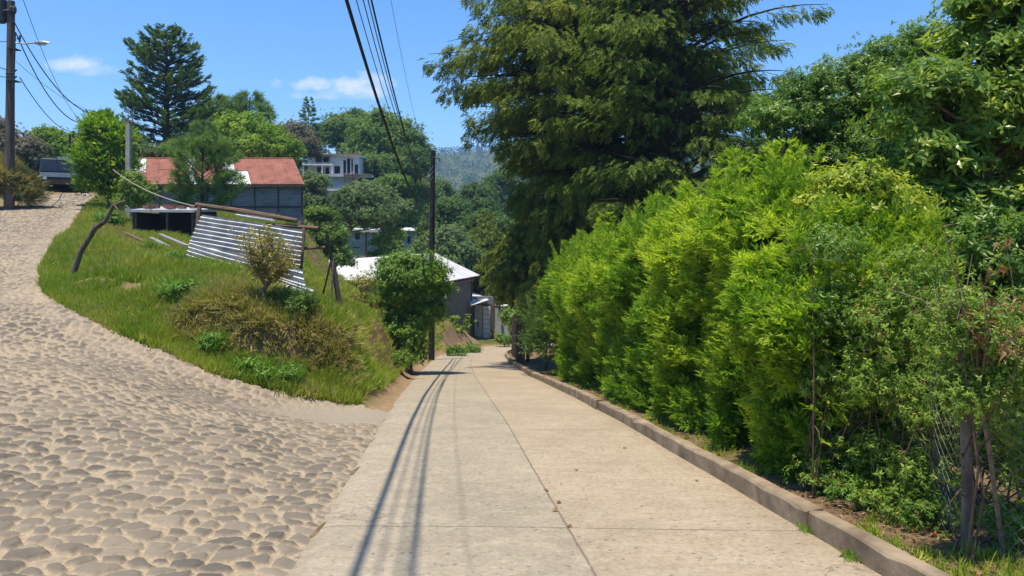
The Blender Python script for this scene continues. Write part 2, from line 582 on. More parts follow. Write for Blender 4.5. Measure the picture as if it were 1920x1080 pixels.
_w = np.linalg.solve(_K, np.append(cp[:, 2], 0))


def seg_dist(x, y, line):
    """distance to a polyline"""
    best = np.full(x.shape, 1e9)
    for (a, b) in zip(line[:-1], line[1:]):
        d = b - a
        t = np.clip(((x - a[0]) * d[0] + (y - a[1]) * d[1]) / (d @ d), 0, 1)
        best = np.minimum(best, np.hypot(x - a[0] - t * d[0], y - a[1] - t * d[1]))
    return best


def inside(x, y, poly):
    r = np.zeros(x.shape, bool)
    n = len(poly)
    for i in range(n):
        x1, y1 = poly[i]
        x2, y2 = poly[(i + 1) % n]
        if y1 == y2:
            continue
        c = ((y1 > y) != (y2 > y)) & (x < (x2 - x1) * (y - y1) / (y2 - y1) + x1)
        r ^= c
    return r


CUT = np.array([P(*c)[:2] for c in ((335, 600, 16.2), (400, 625, 15.9), (470, 640, 15.8), (560, 640, 16.2), (620, 650, 16.3), (668, 680, 16.3))])
ROADPOLY = np.vstack([LEFT, RIGHT[::-1]])


def ground_z(x, y):
    x = np.asarray(x, float)
    y = np.asarray(y, float)
    shp = np.broadcast(x, y).shape
    x = np.broadcast_to(x, shp).ravel()
    y = np.broadcast_to(y, shp).ravel()
    z = np.empty(x.shape)
    for s in range(0, len(x), 20000):
        e = s + 20000
        r = np.sqrt((x[s:e, None] - cp[None, :, 0]) ** 2 + (y[s:e, None] - cp[None, :, 1]) ** 2 + _C2)
        z[s:e] = -(r @ _w[:_n]) + _w[_n]
    z = np.clip(z, -12, 11)
    dist = np.hypot(x, y)
    p3 = np.stack([x, y, 0 * x], 1)
    far = -10 + 104 * smooth(260, 1000, dist) * (.72 + .5 * vnoise(p3 / 330., 3)) + 6 * vnoise(p3 / 60., 4) - 3
    far = far - 10 * smooth(1100, 1800, dist)
    k = smooth(110, 210, dist)
    z = z * (1 - k) + far * k
    # small lumps on the banks
    lump = (vnoise(p3 / 1.5, 1) - .5) * .42 + (vnoise(p3 / .5, 2) - .5) * .14
    inr = inside(x, y, ROADPOLY)
    dr = np.where(inr, 0, np.minimum(seg_dist(x, y, LEFT), seg_dist(x, y, RIGHT)))
    incob = inside(x, y, COBPOLY)
    dc = np.where(incob, 0, seg_dist(x, y, COBPOLY))
    sd = np.full(x.shape, 1e9)
    sg = np.zeros(x.shape)
    yc = np.interp(x, CUT[:, 0], CUT[:, 1])
    inx = smooth(CUT[0, 0] - .3, CUT[0, 0] + .4, x) * (1 - smooth(CUT[-1, 0] - .4, CUT[-1, 0] + .3, x))
    s_ = y - yc + (vnoise(p3 / .55, 15) - .5) * .5
    z = z + inx * (.34 * smooth(-.12, .16, s_) * (1 - smooth(.5, 2.2, s_)) - .16 * (1 - smooth(-.2, .1, s_)) * smooth(-1.3, -.5, s_))
    z = z + lump * smooth(.1, 1.6, np.minimum(dr, dc)) * (1 - smooth(60, 90, dist))
    zr = road_z(y)
    b = 1 - smooth(.1, 1.3, dr)
    right = x > road_xr(y) + .1
    zr = np.where(right & ~inr & (y < 56), zr + .12, zr)
    z = z * (1 - b) + zr * b
    return z.reshape(shp)


EDGE = [P(*c)[:2] for c in ((700, 772, 14.6), (680, 768, 15.2), (550, 755, 14.7), (400, 710, 14.6), (250, 650, 15.3), (150, 608, 16.0), (110, 580, 16.6), (82, 555, 17.6), (75, 540, 18.4), (78, 500, 21.5), (108, 450, 27), (150, 400, 36), (178, 367, 46))]
COBPOLY = np.array([(-1.0, -6)] + [(float(road_xl(y)) + .12, y) for y in (0, 2, 5.06, 9, 12.6, 14.2)] + EDGE + [(-23.5, 54), (-27, 54)] +
                   [P(*c)[:2] for c in ((60, 376, 42), (20, 396, 37), (-60, 410, 34), (-220, 470, 27), (-420, 560, 20))] + [(-17, 8), (-12, -6)])
GRASSPOLY = np.array([tuple(e) for e in EDGE] + [(-22, 54), (-16, 58), (-7, 60), (-3.4, 58.4), (-4.0, 55.5), (-4.9, 52)] + [(float(road_xl(y)) - .45, y) for y in (48, 44, 36, 30, 26, 22, 19, 17)] + [(float(road_xl(15.4)) - .7, 15.4)])


def axis(lo, hi, step, far):
    a = list(np.arange(lo, hi + 1e-6, step))
    s = step
    while a[-1] < far:
        s *= 1.14
        a.append(a[-1] + s)
    s = step
    pre = []
    v = lo
    while v > -far:
        s *= 1.14
        v -= s
        pre.append(v)
    return np.array(pre[::-1] + a)


gx, gy = axis(-26, 9, .2, 1900), axis(-3, 62, .2, 1900)
GX, GY = np.meshgrid(gx, gy)
GZ = ground_z(GX, GY)
fx, fy = GX.ravel(), GY.ravel()
_inr = inside(fx, fy, ROADPOLY) & (np.minimum(seg_dist(fx, fy, LEFT), seg_dist(fx, fy, RIGHT)) > .05)
_inc = inside(fx, fy, COBPOLY) & (seg_dist(fx, fy, COBPOLY) > .12)
low = np.where(_inr | _inc, .09, 0.0)
V = np.stack([fx, fy, GZ.ravel() - low], 1)
ny, nx = GX.shape
ii = (np.arange(ny - 1)[:, None] * nx + np.arange(nx - 1)[None]).reshape(-1, 1)
mb = MB().add(V, np.hstack([ii, ii + 1, ii + nx + 1, ii + nx]))
m, t, b = new_mat('ground_soil')
za = t.nodes.new('ShaderNodeAttribute')
za.attribute_name = 'zone'
sx = t.nodes.new('ShaderNodeSeparateXYZ')
t.links.new(za.outputs['Vector'], sx.inputs[0])
n1, n2 = noise(t, 1.1, 8, .65), noise(t, 9, 8, .7)
soil = ramp(t, n2, [(.28, (.085, .052, .030)), (.5, (.18, .115, .065)), (.72, (.33, .235, .14))])
green = ramp(t, n1, [(.3, (.04, .06, .016)), (.52, (.08, .10, .025)), (.7, (.16, .14, .05))])
clay = ramp(t, n2, [(.3, (.20, .12, .06)), (.7, (.36, .25, .145))])
c = mixc(t, sx.outputs[0], green, soil)
c = mixc(t, sx.outputs[1], c, clay)
t.links.new(c, b.inputs['Base Color'])
b.inputs['Roughness'].default_value = .95
b.inputs['Specular IOR Level'].default_value = .1
bump(t, b, n2, .8, .04)
ground = mb.build('ground', m, smooth=True)
tag(ground, kind='structure')
# zones: bare soil, pale clay
p3 = np.stack([fx, fy, 0 * fx], 1)
d_l = seg_dist(fx, fy, LEFT)
right_side = fx > road_xr(fy)
gzx, gzy = np.gradient(GZ, gy, axis=0).ravel(), np.gradient(GZ, gx, axis=1).ravel()
steep = np.hypot(gzx, gzy)
soilz = np.where(right_side & (fy < 60) & (fx < 20), .92, 0) * (1 - .35 * (vnoise(p3 / .8, 9) > .6))
soilz = np.maximum(soilz, smooth(.75, 1.25, steep + (vnoise(p3 / .6, 8) - .5) * .5) * (fy < 60))
soilz = np.maximum(soilz, (1 - smooth(.1, .5, seg_dist(fx, fy, COBPOLY))) * .8)
clayz = (1 - smooth(.2, .9, d_l + (vnoise(p3 / .7, 6) - .5) * .8)) * (fy > 13) * (~right_side)
bankc = smooth(.45, .8, steep) * (fy > 30) * (fy < 58) * (fx > -7) * (fx < -2)
clayz = np.maximum(clayz, bankc * .9)
for (px, py, Y, r) in ((262, 552, 18.2, .55), (235, 562, 17.6, .45), (150, 548, 18.2, .5), (195, 548, 18.3, .5)):
    c0 = P(px, py, Y)
    clayz = np.maximum(clayz, .9 * (1 - smooth(r * .5, r, np.hypot(fx - c0[0], (fy - c0[1]) * 1.4) + (vnoise(p3 / .3, 5) - .5) * .4)))
clayz = np.where((fx < -20) & (fy > 20) & (fy < 60) & (seg_dist(fx, fy, COBPOLY) < 3.0), np.maximum(clayz, .55), clayz)
za_ = ground.data.attributes.new('zone', 'FLOAT_VECTOR', 'POINT')
za_.data.foreach_set('vector', np.stack([soilz, clayz, 0 * soilz], 1).astype(np.float32).ravel())


# ------------------------------------------------------------------ cobbled road: every stone is raised in the mesh
def cobbles():
    rows = [1.2]
    while rows[-1] < 54:
        rows.append(rows[-1] + max(.011, .0042 * rows[-1]))
    rows = np.array(rows)
    ts = np.arange(-1.18, 0.0, .00135)
    YY, TT = np.meshgrid(rows, ts, indexing='ij')
    XX = TT * (YY + 6.0) + .6
    x, y = XX.ravel(), YY.ravel()
    keep = inside(x, y, COBPOLY)
    sp = .195
    ux, uy = x / sp, y / sp
    ix, iy = np.floor(ux).astype(np.int64), np.floor(uy).astype(np.int64)

    def h(a, b, s):
        v = (a * 73856093 ^ b * 19349663 ^ s * 83492791) & 0xffffffff
        v = ((v ^ (v >> 13)) * 1274126177) & 0xffffffff
        return ((v ^ (v >> 16)) & 0xffff) / 65535.0
    wob = (vnoise(np.stack([x, y, 0 * x], 1) / .07, 11) - .5) * .25
    f1 = np.full(x.shape, 9.)
    f2 = np.full(x.shape, 9.)
    idr = np.zeros(x.shape)
    idb = np.zeros(x.shape)
    for dx in (-1, 0, 1):
        for dy in (-1, 0, 1):
            a, bb = ix + dx, iy + dy
            # brick-like offset rows with jitter
            cx = a + .5 + (h(a, bb, 1) - .5) * .72 + (bb % 2) * 0.0
            cy = bb + .5 + (h(a, bb, 2) - .5) * .72
            rr = .68 + .62 * h(a, bb, 3)
            d = np.hypot((ux - cx) / 1.12, uy - cy) / rr + wob
            nearer = d < f1
            f2 = np.where(nearer, f1, np.minimum(f2, d))
            idr = np.where(nearer, h(a, bb, 4), idr)
            idb = np.where(nearer, h(a, bb, 5), idb)
            f1 = np.where(nearer, d, f1)
    e = f2 - f1
    p3 = np.stack([x, y, 0 * x], 1)
    bury = smooth(.48, .85, vnoise(p3 / 2.2, 12)) * .17 * smooth(6, 11, y) + .01 * smooth(8, 14, y)
    c0 = P(650, 780, 13.6)
    patch = (1 - smooth(.5, 1.5, np.hypot((x - c0[0]) * .8, (y - c0[1]) * .8))) * 1.0
    mask = smooth(.10 + bury + .09 * idb, .19 + bury + .09 * idb, e) * (1 - patch)
    mask *= np.where(idb > .955, .25, 1)
    hgt = .026 * mask * (.5 + .8 * idb) + .020 * np.clip(e, 0, .7) * mask + .012 * mask * (vnoise(np.stack([x, y, idr * 40], 1) / .06, 19) - .5) + .006 * (vnoise(p3 / .035, 13) - .5) + .02 * (vnoise(p3 / .5, 14) - .5)
    z = ground_z(x, y) + .004 + hgt * smooth(-.02, .12, road_xl(y) - x) - .02 * (1 - smooth(0, .25, road_xl(y) - x)) - .07 * smooth(0, .08, x - road_xl(y))
    V = np.stack([x, y, z], 1)
    nr, ncol = XX.shape
    ii = (np.arange(nr - 1)[:, None] * ncol + np.arange(ncol - 1)[None])
    kk = keep.reshape(nr, ncol)
    ok = (kk[:-1, :-1] & kk[1:, :-1] & kk[:-1, 1:] & kk[1:, 1:]).ravel()
    ii = ii.ravel()[ok][:, None]
    Fc = np.hstack([ii, ii + 1, ii + ncol + 1, ii + ncol])
    used = np.zeros(len(V), bool)
    used[Fc.ravel()] = True
    remap = np.cumsum(used) - 1
    mb = MB().add(V[used], remap[Fc])
    m, t, b = new_mat('cobbles_in_sand')
    at = t.nodes.new('ShaderNodeAttribute')
    at.attribute_name = 'stone'
    sx = t.nodes.new('ShaderNodeSeparateXYZ')
    t.links.new(at.outputs['Vector'], sx.inputs[0])
    n1, n2, n3 = noise(t, 28, 6, .7), noise(t, 90, 4, .7), noise(t, .55, 5, .6)
    sand = ramp(t, n1, [(.3, (.235, .18, .115)), (.55, (.36, .285, .19)), (.75, (.46, .38, .27))])
    stone = ramp(t, sx.outputs[1], [(0, (.075, .068, .058)), (.35, (.11, .098, .08)), (.7, (.155, .132, .102)), (1, (.25, .205, .15))])
    stone = mixc(t, mth(t, 'MULTIPLY', n2, .4), stone, (.22, .18, .13))
    dusty = mixc(t, mth(t, 'MULTIPLY', ramp(t, n3, [(.4, (0, 0, 0)), (.7, (1, 1, 1))]), .4), stone, (.31, .245, .17))
    c = mixc(t, sx.outputs[0], sand, dusty)
    cem = ramp(t, n1, [(.3, (.23, .195, .145)), (.7, (.33, .28, .205))])
    c = mixc(t, sx.outputs[2], c, cem)
    t.links.new(c, b.inputs['Base Color'])
    b.inputs['Roughness'].default_value = .9
    b.inputs['Specular IOR Level'].default_value = .15
    bump(t, b, n2, .35, .006)
    o = mb.build('cobbled_road', m, smooth=True)
    a = o.data.attributes.new('stone', 'FLOAT_VECTOR', 'POINT')
    idr = np.clip(idr + .5 * (1 - smooth(.3, .9, seg_dist(x, y, np.array(EDGE)))), 0, 1)
    a.data.foreach_set('vector', np.stack([mask, idr, np.clip(patch * 1.3, 0, 1)], 1)[used].astype(np.float32).ravel())
    tag(o, kind='structure')


cobbles()


# ------------------------------------------------------------------ concrete road and kerb
def resample(line, step):
    d = np.append(0, np.cumsum(np.linalg.norm(np.diff(line, axis=0), axis=1)))
    n = int(d[-1] / step) + 1
    s = np.linspace(0, d[-1], n)
    # smooth a little
    x, y = np.interp(s, d, line[:, 0]), np.interp(s, d, line[:, 1])
    k = 9
    ker = np.ones(k) / k
    xs, ys = np.convolve(np.pad(x, k // 2, 'edge'), ker, 'valid'), np.convolve(np.pad(y, k // 2, 'edge'), ker, 'valid')
    return np.stack([xs, ys], 1)


def concrete():
    n = 420
    def par(line):
        d = np.append(0, np.cumsum(np.linalg.norm(np.diff(line, axis=0), axis=1)))
        s = np.linspace(0, 1, n) * d[-1]
        return np.stack([np.interp(s, d, line[:, 0]), np.interp(s, d, line[:, 1])], 1)
    # match stations by y until the bend
    ys = np.concatenate([np.linspace(-8, 50, n)])
    L = np.stack([road_xl(ys), ys], 1)
    R = np.stack([road_xr(np.minimum(ys, 50)), ys], 1)
    kk = 24
    bl = np.array([(-4.3, 50), (-3.9, 53), (-2.6, 56.2), (-.6, 59.3), (2.5, 61.3), (6, 62.5), (20, 63.5)])
    br = np.array([(.0, 50), (.4, 51.5), (1.0, 53.2), (2.0, 55), (4, 57), (7, 58), (20, 59)])
    tt = np.linspace(0, 6, kk)[1:]
    bl = np.stack([np.interp(tt, range(7), bl[:, 0]), np.interp(tt, range(7), bl[:, 1])], 1)
    br = np.stack([np.interp(tt, range(7), br[:, 0]), np.interp(tt, range(7), br[:, 1])], 1)
    L, R = np.vstack([L, bl]), np.vstack([R, br])
    k = 15
    def sm(a):
        p = np.pad(a, ((k // 2, k // 2), (0, 0)), 'edge')
        return np.stack([np.convolve(p[:, i], np.ones(k) / k, 'valid') for i in (0, 1)], 1)
    L, R = sm(L), sm(R)
    us = np.linspace(0, 1, 25)
    G = L[:, None] * (1 - us[None, :, None]) + R[:, None] * us[None, :, None]
    z = road_z(G[..., 1]) + .018 + .012 * (vnoise(np.stack([G[..., 0].ravel(), G[..., 1].ravel(), 0 * G[..., 0].ravel()], 1) / 1.6, 21) - .5).reshape(G.shape[:2])
    z[:, 0] -= .03
    z[:, -1] -= .0
    V = np.concatenate([G, z[..., None]], 2).reshape(-1, 3)
    nr, nc = z.shape
    ii = (np.arange(nr - 1)[:, None] * nc + np.arange(nc - 1)[None]).reshape(-1, 1)
    mb = MB().add(V, np.hstack([ii, ii + 1, ii + nc + 1, ii + nc]))
    v_len = np.append(0, np.cumsum(np.linalg.norm(np.diff((L + R) / 2, axis=0), axis=1)))
    uv = np.stack([np.tile(us, nr), np.repeat(v_len - 8.0, nc), np.zeros(nr * nc)], 1)
    m, t, b = new_mat('road_concrete')
    at = t.nodes.new('ShaderNodeAttribute')
    at.attribute_name = 'lane'
    sx = t.nodes.new('ShaderNodeSeparateXYZ')
    t.links.new(at.outputs['Vector'], sx.inputs[0])
    u, v = sx.outputs[0], sx.outputs[1]
    n1, n2, n3 = noise(t, .8, 7, .62), noise(t, 60, 5, .75), noise(t, 5, 6, .65)
    n4_ = noise(t, 7, 6, .7)
    nst = noise(t, 3.2, 7, .7, stretch=(.35, 1.6, 1))
    wob = mth(t, 'MULTIPLY', mth(t, 'SUBTRACT', n3, .5), .008)
    left = ramp(t, n1, [(.3, (.275, .235, .165)), (.7, (.375, .315, .22))])
    right = ramp(t, n1, [(.3, (.305, .24, .16)), (.7, (.405, .325, .22))])
    isr = mth(t, 'GREATER_THAN', mth(t, 'ADD', u, wob), .519)
    c = mixc(t, isr, left, right)
    c = mixc(t, mth(t, 'MULTIPLY', ramp(t, nst, [(.45, (0, 0, 0)), (.75, (1, 1, 1))]), .5), c, (.22, .175, .125))
    c = mixc(t, mth(t, 'MULTIPLY', ramp(t, n3, [(.35, (1, 1, 1)), (.55, (0, 0, 0))]), .3), c, (.46, .39, .29))
    pit = ramp(t, n2, [(.30, (1, 1, 1)), (.40, (0, 0, 0))])
    c = mixc(t, mth(t, 'MULTIPLY', pit, .55), c, (.14, .11, .08))
    vor = t.nodes.new('ShaderNodeTexVoronoi')
    vor.inputs['Scale'].default_value = 15
    tc2 = t.nodes.new('ShaderNodeTexCoord')
    t.links.new(tc2.outputs['Object'], vor.inputs['Vector'])
    vor.inputs['Randomness'].default_value = 1.0
    sps = t.nodes.new('ShaderNodeSeparateColor')
    t.links.new(vor.outputs['Color'], sps.inputs[0])
    spk = mth(t, 'LESS_THAN', vor.outputs['Distance'], mth(t, 'MULTIPLY', sps.outputs[0], .26))
    spk = mth(t, 'MULTIPLY', spk, mth(t, 'GREATER_THAN', n3, .44))
    c = mixc(t, mth(t, 'MULTIPLY', spk, .72), c, (.13, .10, .075))
    ed = mth(t, 'MAXIMUM', mth(t, 'SUBTRACT', mth(t, 'MULTIPLY', u, 12.0), 11.25), mth(t, 'SUBTRACT', .45, mth(t, 'MULTIPLY', u, 14.0)))
    ed = mth(t, 'ADD', ed, mth(t, 'MULTIPLY', mth(t, 'SUBTRACT', n4_, .5), 1.6), clamp=True)
    c = mixc(t, mth(t, 'MULTIPLY', ed, .5), c, (.22, .16, .095))
    # joints: one lengthwise, crosswise ones at intervals
    jl = mth(t, 'LESS_THAN', mth(t, 'ABSOLUTE', mth(t, 'SUBTRACT', mth(t, 'ADD', u, wob), .519)), .0026)
    vv = mth(t, 'ADD', mth(t, 'ADD', v, mth(t, 'MULTIPLY', u, .16)), mth(t, 'MULTIPLY', wob, 5))
    jx = mth(t, 'LESS_THAN', mth(t, 'ABSOLUTE', mth(t, 'SUBTRACT', mth(t, 'PINGPONG', mth(t, 'ADD', vv, -6.0), 2.75), 0.0)), .011)
    j = mth(t, 'MAXIMUM', jl, jx)
    c = mixc(t, mth(t, 'MULTIPLY', j, mth(t, 'ADD', .45, mth(t, 'MULTIPLY', n3, .5))), c, (.12, .09, .065))
    vc = t.nodes.new('ShaderNodeTexVoronoi')
    vc.feature = 'DISTANCE_TO_EDGE'
    vc.inputs['Scale'].default_value = .42
    tcc = t.nodes.new('ShaderNodeTexCoord')
    ncol = t.nodes.new('ShaderNodeTexNoise')
    ncol.inputs['Scale'].default_value = 2.2
    ncol.inputs['Detail'].default_value = 6
    va = t.nodes.new('ShaderNodeVectorMath')
    va.operation = 'MULTIPLY_ADD'
    va.inputs[1].default_value = (.7, .7, .7)
    t.links.new(tcc.outputs['Object'], ncol.inputs['Vector'])
    t.links.new(ncol.outputs['Color'], va.inputs[0])
    t.links.new(tcc.outputs['Object'], va.inputs[2])
    t.links.new(va.outputs[0], vc.inputs['Vector'])
    ck = mth(t, 'MULTIPLY', mth(t, 'LESS_THAN', vc.outputs['Distance'], .0035), mth(t, 'GREATER_THAN', n1, .54))
    c = mixc(t, mth(t, 'MULTIPLY', ck, .55), c, (.13, .10, .075))
    n4 = noise(t, 22, 6, .75)
    c = mixc(t, mth(t, 'MULTIPLY', ramp(t, n4, [(.38, (1, 1, 1)), (.5, (0, 0, 0))]), .5), c, (.19, .15, .11))
    c = mixc(t, mth(t, 'MULTIPLY', ramp(t, n4, [(.55, (0, 0, 0)), (.68, (1, 1, 1))]), .45), c, (.52, .44, .33))
    t.links.new(c, b.inputs['Base Color'])
    b.inputs['Roughness'].default_value = .88
    b.inputs['Specular IOR Level'].default_value = .2
    hh = mth(t, 'SUBTRACT', mth(t, 'MULTIPLY', n2, .5), mth(t, 'MULTIPLY', j, 1.5))
    bump(t, b, hh, .5, .008)
    o = mb.build('concrete_road', m, smooth=True)
    a = o.data.attributes.new('lane', 'FLOAT_VECTOR', 'POINT')
    a.data.foreach_set('vector', uv.astype(np.float32).ravel())
    tag(o, kind='structure')


concrete()


def kerb():
    mb = MB()
    ends = [-4, 0.4, 6.05, 10.4, 14.4, 15.1, 18.6, 22.5, 26.6, 30.5, 34.5, 39, 43.5, 49]
    r = random.Random(3)
    for i, (a, b) in enumerate(zip(ends[:-1], ends[1:])):
        hgt = .19 + r.uniform(-.012, .012) + (.02 if b - a < 1 else 0)
        off = r.uniform(-.012, .012) - (.02 if b - a < 1 else 0)
        ys = np.arange(a + .008, b - .007, max((b - a - .016) / 26, .05))
        ys = np.append(ys, b - .008)
        prof = [(0, -.12), (.004, hgt - .02), (.02, hgt), (.135, hgt + .004), (.15, hgt - .016), (.15, -.12)]
        V = []
        for y in ys:
            for j, (dx, dz) in enumerate(prof):
                p = np.array([[y * 3.1, j * 1.7, i]])
                ch = (vnoise(p, 5)[0] - .5) * .02 - .05 * max(0, vnoise(p * 2.3, 6)[0] - .72) * 3 * (j in (1, 2))
                V.append((float(road_xr(y)) + dx + off + ch * .6, y, float(road_z(y)) + dz + (ch if dz > 0 else 0)))
        n, k = len(ys), len(prof)
        ii = (np.arange(n - 1)[:, None] * k + np.arange(k - 1)[None]).reshape(-1, 1)
        mb.add(V, np.hstack([ii, ii + 1, ii + k + 1, ii + k]))
        for e in (0, n - 1):
            s = e * k
            mb.add(V[s:s + k], [(0, 1, 4, 5), (1, 2, 3, 4)])
    tag(mb.build('kerb', M['kerbc']), kind='structure')


kerb()
#@@SETTING_END


def gz(x, y):
    return float(ground_z(np.array([x]), np.array([y]))[0])


def at(px, Y):
    """ground point under image column px, Y metres ahead"""
    x = (px - 960) / F * Y
    return (x, Y, gz(x, Y))


def zpix(py, Y):
    return ZC - (py - HOR) * Y / F


def wx(px, Y):
    return (px - 960) / F * Y


# ------------------------------------------------------------------ buildings and sheds
def corrugated(quad, mat, name, parent, waves=10, amp=.02, th=.004, per=6, warp=0.0):
    """sheet between four corners a,b (top), c,d (bottom: below b, below a); the ribs run from a to b"""
    a, b_, c, d = [np.asarray(q, float) for q in quad]
    n = waves * per
    us = np.linspace(0, 1, n + 1)
    nrm = unit(np.cross(b_ - a, d - a))
    mb = MB()
    vs = np.linspace(0, 1, 25 if warp else 9)
    G = []
    for u in us:
        off = nrm * amp * math.sin(u * waves * 2 * math.pi)
        for v in vs:
            wv = nrm * warp * (math.sin(v * 5.1 + u * 2.3 + waves) + .6 * math.sin(v * 9.7 - u * 4.1)) if warp else 0
            G.append((a + (d - a) * u) * (1 - v) + (b_ + (c - b_) * u) * v + off + wv)
    G = np.array(G)
    k = len(vs)
    ii = (np.arange(n)[:, None] * k + np.arange(k - 1)[None]).reshape(-1, 1)
    Fc = np.hstack([ii, ii + 1, ii + k + 1, ii + k])
    mb.add(G, Fc)
    mb.add(G - nrm * th, Fc[:, ::-1])
    return mb.build(name, mat, parent, smooth=True)


def red_shed():
    Y0, Y1 = 45.0, 48.6
    xl, xr = wx(246, Y0), wx(571, Y0)
    zb = gz((xl + xr) / 2, 46) - .6
    ze, zr = zpix(345, Y0), zpix(297, Y1)
    R = thing('shed', 'long blue-grey shed with rusty red corrugated roof and a few pale sheets', 'shed', ((xl + xr) / 2, Y0, zb))
    ox = (xl + xr) / 2
    xl, xr = xl - ox, xr - ox
    rl, rr = wx(252, Y1) - ox, wx(550, Y1) - ox
    H = ze - zb
    D = 6.4
    xb = wx(556, Y0 + D) - ox
    # walls: three sheet panels in front with gaps for posts
    xs = np.linspace(xl + .15, xr - .25, 8)
    for i in range(7):
        MB().box(xs[i] + .035, xs[i + 1] - .035, .35, .40, 0, H - .03).build('wall_panel', M['bluewall'], R)
    w = MB()
    w.box(xl + .15, xl + .2, .41, D, 0, H - .02).hexa([(xr - .3, .41, 0), (xr - .25, .41, 0), (xb - .25, D, 0), (xb - .3, D, 0), (xr - .3, .41, H - .02), (xr - .25, .41, H - .02), (xb - .25, D, H - .02), (xb - .3, D, H - .02)]).box(xl + .15, xb - .31, D - .05, D, 0, H - .02)
    w.build('wall', M['bluewall'], R)
    for i in range(8):
        MB().box(xs[i] - .045, xs[i] + .045, .30, .42, 0, H - .06).build('post', M['polewood'], R)
    MB().box(xl + .2, xr - .3, .27, .34, H * .50, H * .50 + .07).build('rail', M['darkwood'], R)
    MB().box(xl - .05, xr - .05, .02, .10, H - .16, H - .04).build('eave_beam', M['oldwood'], R)
    n = 13
    pale = {0: 'zinc', 4: 'zinc', 7: 'zinc'}
    for i in range(n):
        a0, a1 = i / n, (i + 1) / n
        e0, e1 = xl + (xr - xl) * a0 + .005, xl + (xr - xl) * a1 - .005
        q0, q1 = rl + (rr - rl) * a0 + .005, rl + (rr - rl) * a1 - .005
        z0, z1 = H, zr - zb
        mt = M[pale.get(i, 'rust')]
        top, bot = [(q0, Y1 - Y0, z1), (e0, 0, z0)], [(q1, Y1 - Y0, z1), (e1, 0, z0)]
        if i in (0, 2, 4, 8):
            # patched: upper and lower half sheets of different metal
            f = {0: .55, 2: .45, 4: .4, 8: .5}[i]
            mid0 = tuple(np.array(top[0]) * (1 - f) + np.array(top[1]) * f)
            mid1 = tuple(np.array(bot[0]) * (1 - f) + np.array(bot[1]) * f)
            up, lo = {0: ('zinc', 'rust'), 2: ('rust', 'rust'), 4: ('zinc', 'zinc'), 8: ('rust', 'zinc')}[i]
            corrugated([top[0], mid0, mid1, bot[0]], M[up], 'roof_sheet', R, waves=5, amp=.022)
            corrugated([np.array(mid0) - (0, 0, .03), top[1], bot[1], np.array(mid1) - (0, 0, .03)], M[lo], 'roof_sheet', R, waves=5, amp=.022)
        else:
            corrugated([top[0], top[1], bot[1], bot[0]], mt, 'roof_sheet', R, waves=5, amp=.022)
    # back slope
    corrugated([(rl, Y1 - Y0 + .02, zr - zb - .01), (xl, D + .6, H), (xb, D + .6, H), (rr, Y1 - Y0 + .02, zr - zb - .01)], M['rust'], 'back_roof', R, waves=40, amp=.022)
    MB().tube([(rl, Y1 - Y0, zr - zb + .015), (rr, Y1 - Y0, zr - zb + .015)], .05, 6).build('ridge_cap', M['rust'], R)
    # gable end
    MB().add([(xr - .28, .4, H - .02), (xb - .28, D, H - .02), (rr - .05, Y1 - Y0, zr - zb - .08)], [(0, 1, 2)]).build('gable', M['bluewall'], R)


red_shed()


def low_shed():
    Y0 = 30.5
    xl, xr = wx(246, Y0), wx(366, Y0)
    ox = (xl + xr) / 2
    zt = zpix(393, Y0)
    zb = gz(ox, Y0) - .15
    R = thing('lean_to', 'low dark open-fronted lean-to with flat grey roof slab beside striped metal sheets', 'shed', (ox, Y0, zb))
    hw = (xr - xl) / 2
    H = zt - zb
    MB().hexa([(-hw, -.1, H - .10), (hw, -.1, H - .12), (hw + .1, 2.6, H + .05), (-hw, 2.6, H + .12), (-hw, -.1, H), (hw, -.1, H - .02), (hw + .1, 2.6, H + .15), (-hw, 2.6, H + .22)]).build('roof', M['greywall'], R)
    MB().box(-hw + .05, hw - .05, 2.3, 2.36, -.4, H - .02).build('back_wall', M['darkwood'], R)
    MB().box(-hw + .02, -hw + .08, .05, 2.3, -.4, H - .10).build('side_wall', M['darkwood'], R)
    MB().box(hw - .10, hw - .04, .05, 2.3, -.4, H - .12).build('side_wall', M['darkwood'], R)
    for x in (-hw + .12, 0.1, hw - .16):
        MB().tube([(x, .1, -.4), (x + .02, .1, H - .11)], .05, 7).build('post', M['oldwood'], R)
    # rubble on the roof
    r = np.random.default_rng(4)
    q = MB()
    for i in range(16):
        x, y = r.uniform(-hw + .1, hw - .2), r.uniform(.1, 1.2)
        s = r.uniform(.05, .14)
        q.box(x - s, x + s, y - s, y + s, H + .02 + y * .08, H + .05 + y * .08 + s * .8)
    o = q.build('tile_rubble', M['rust'], R)
    o['label'] = 'broken red tiles on the slab'
    o['kind'] = 'stuff'


low_shed()


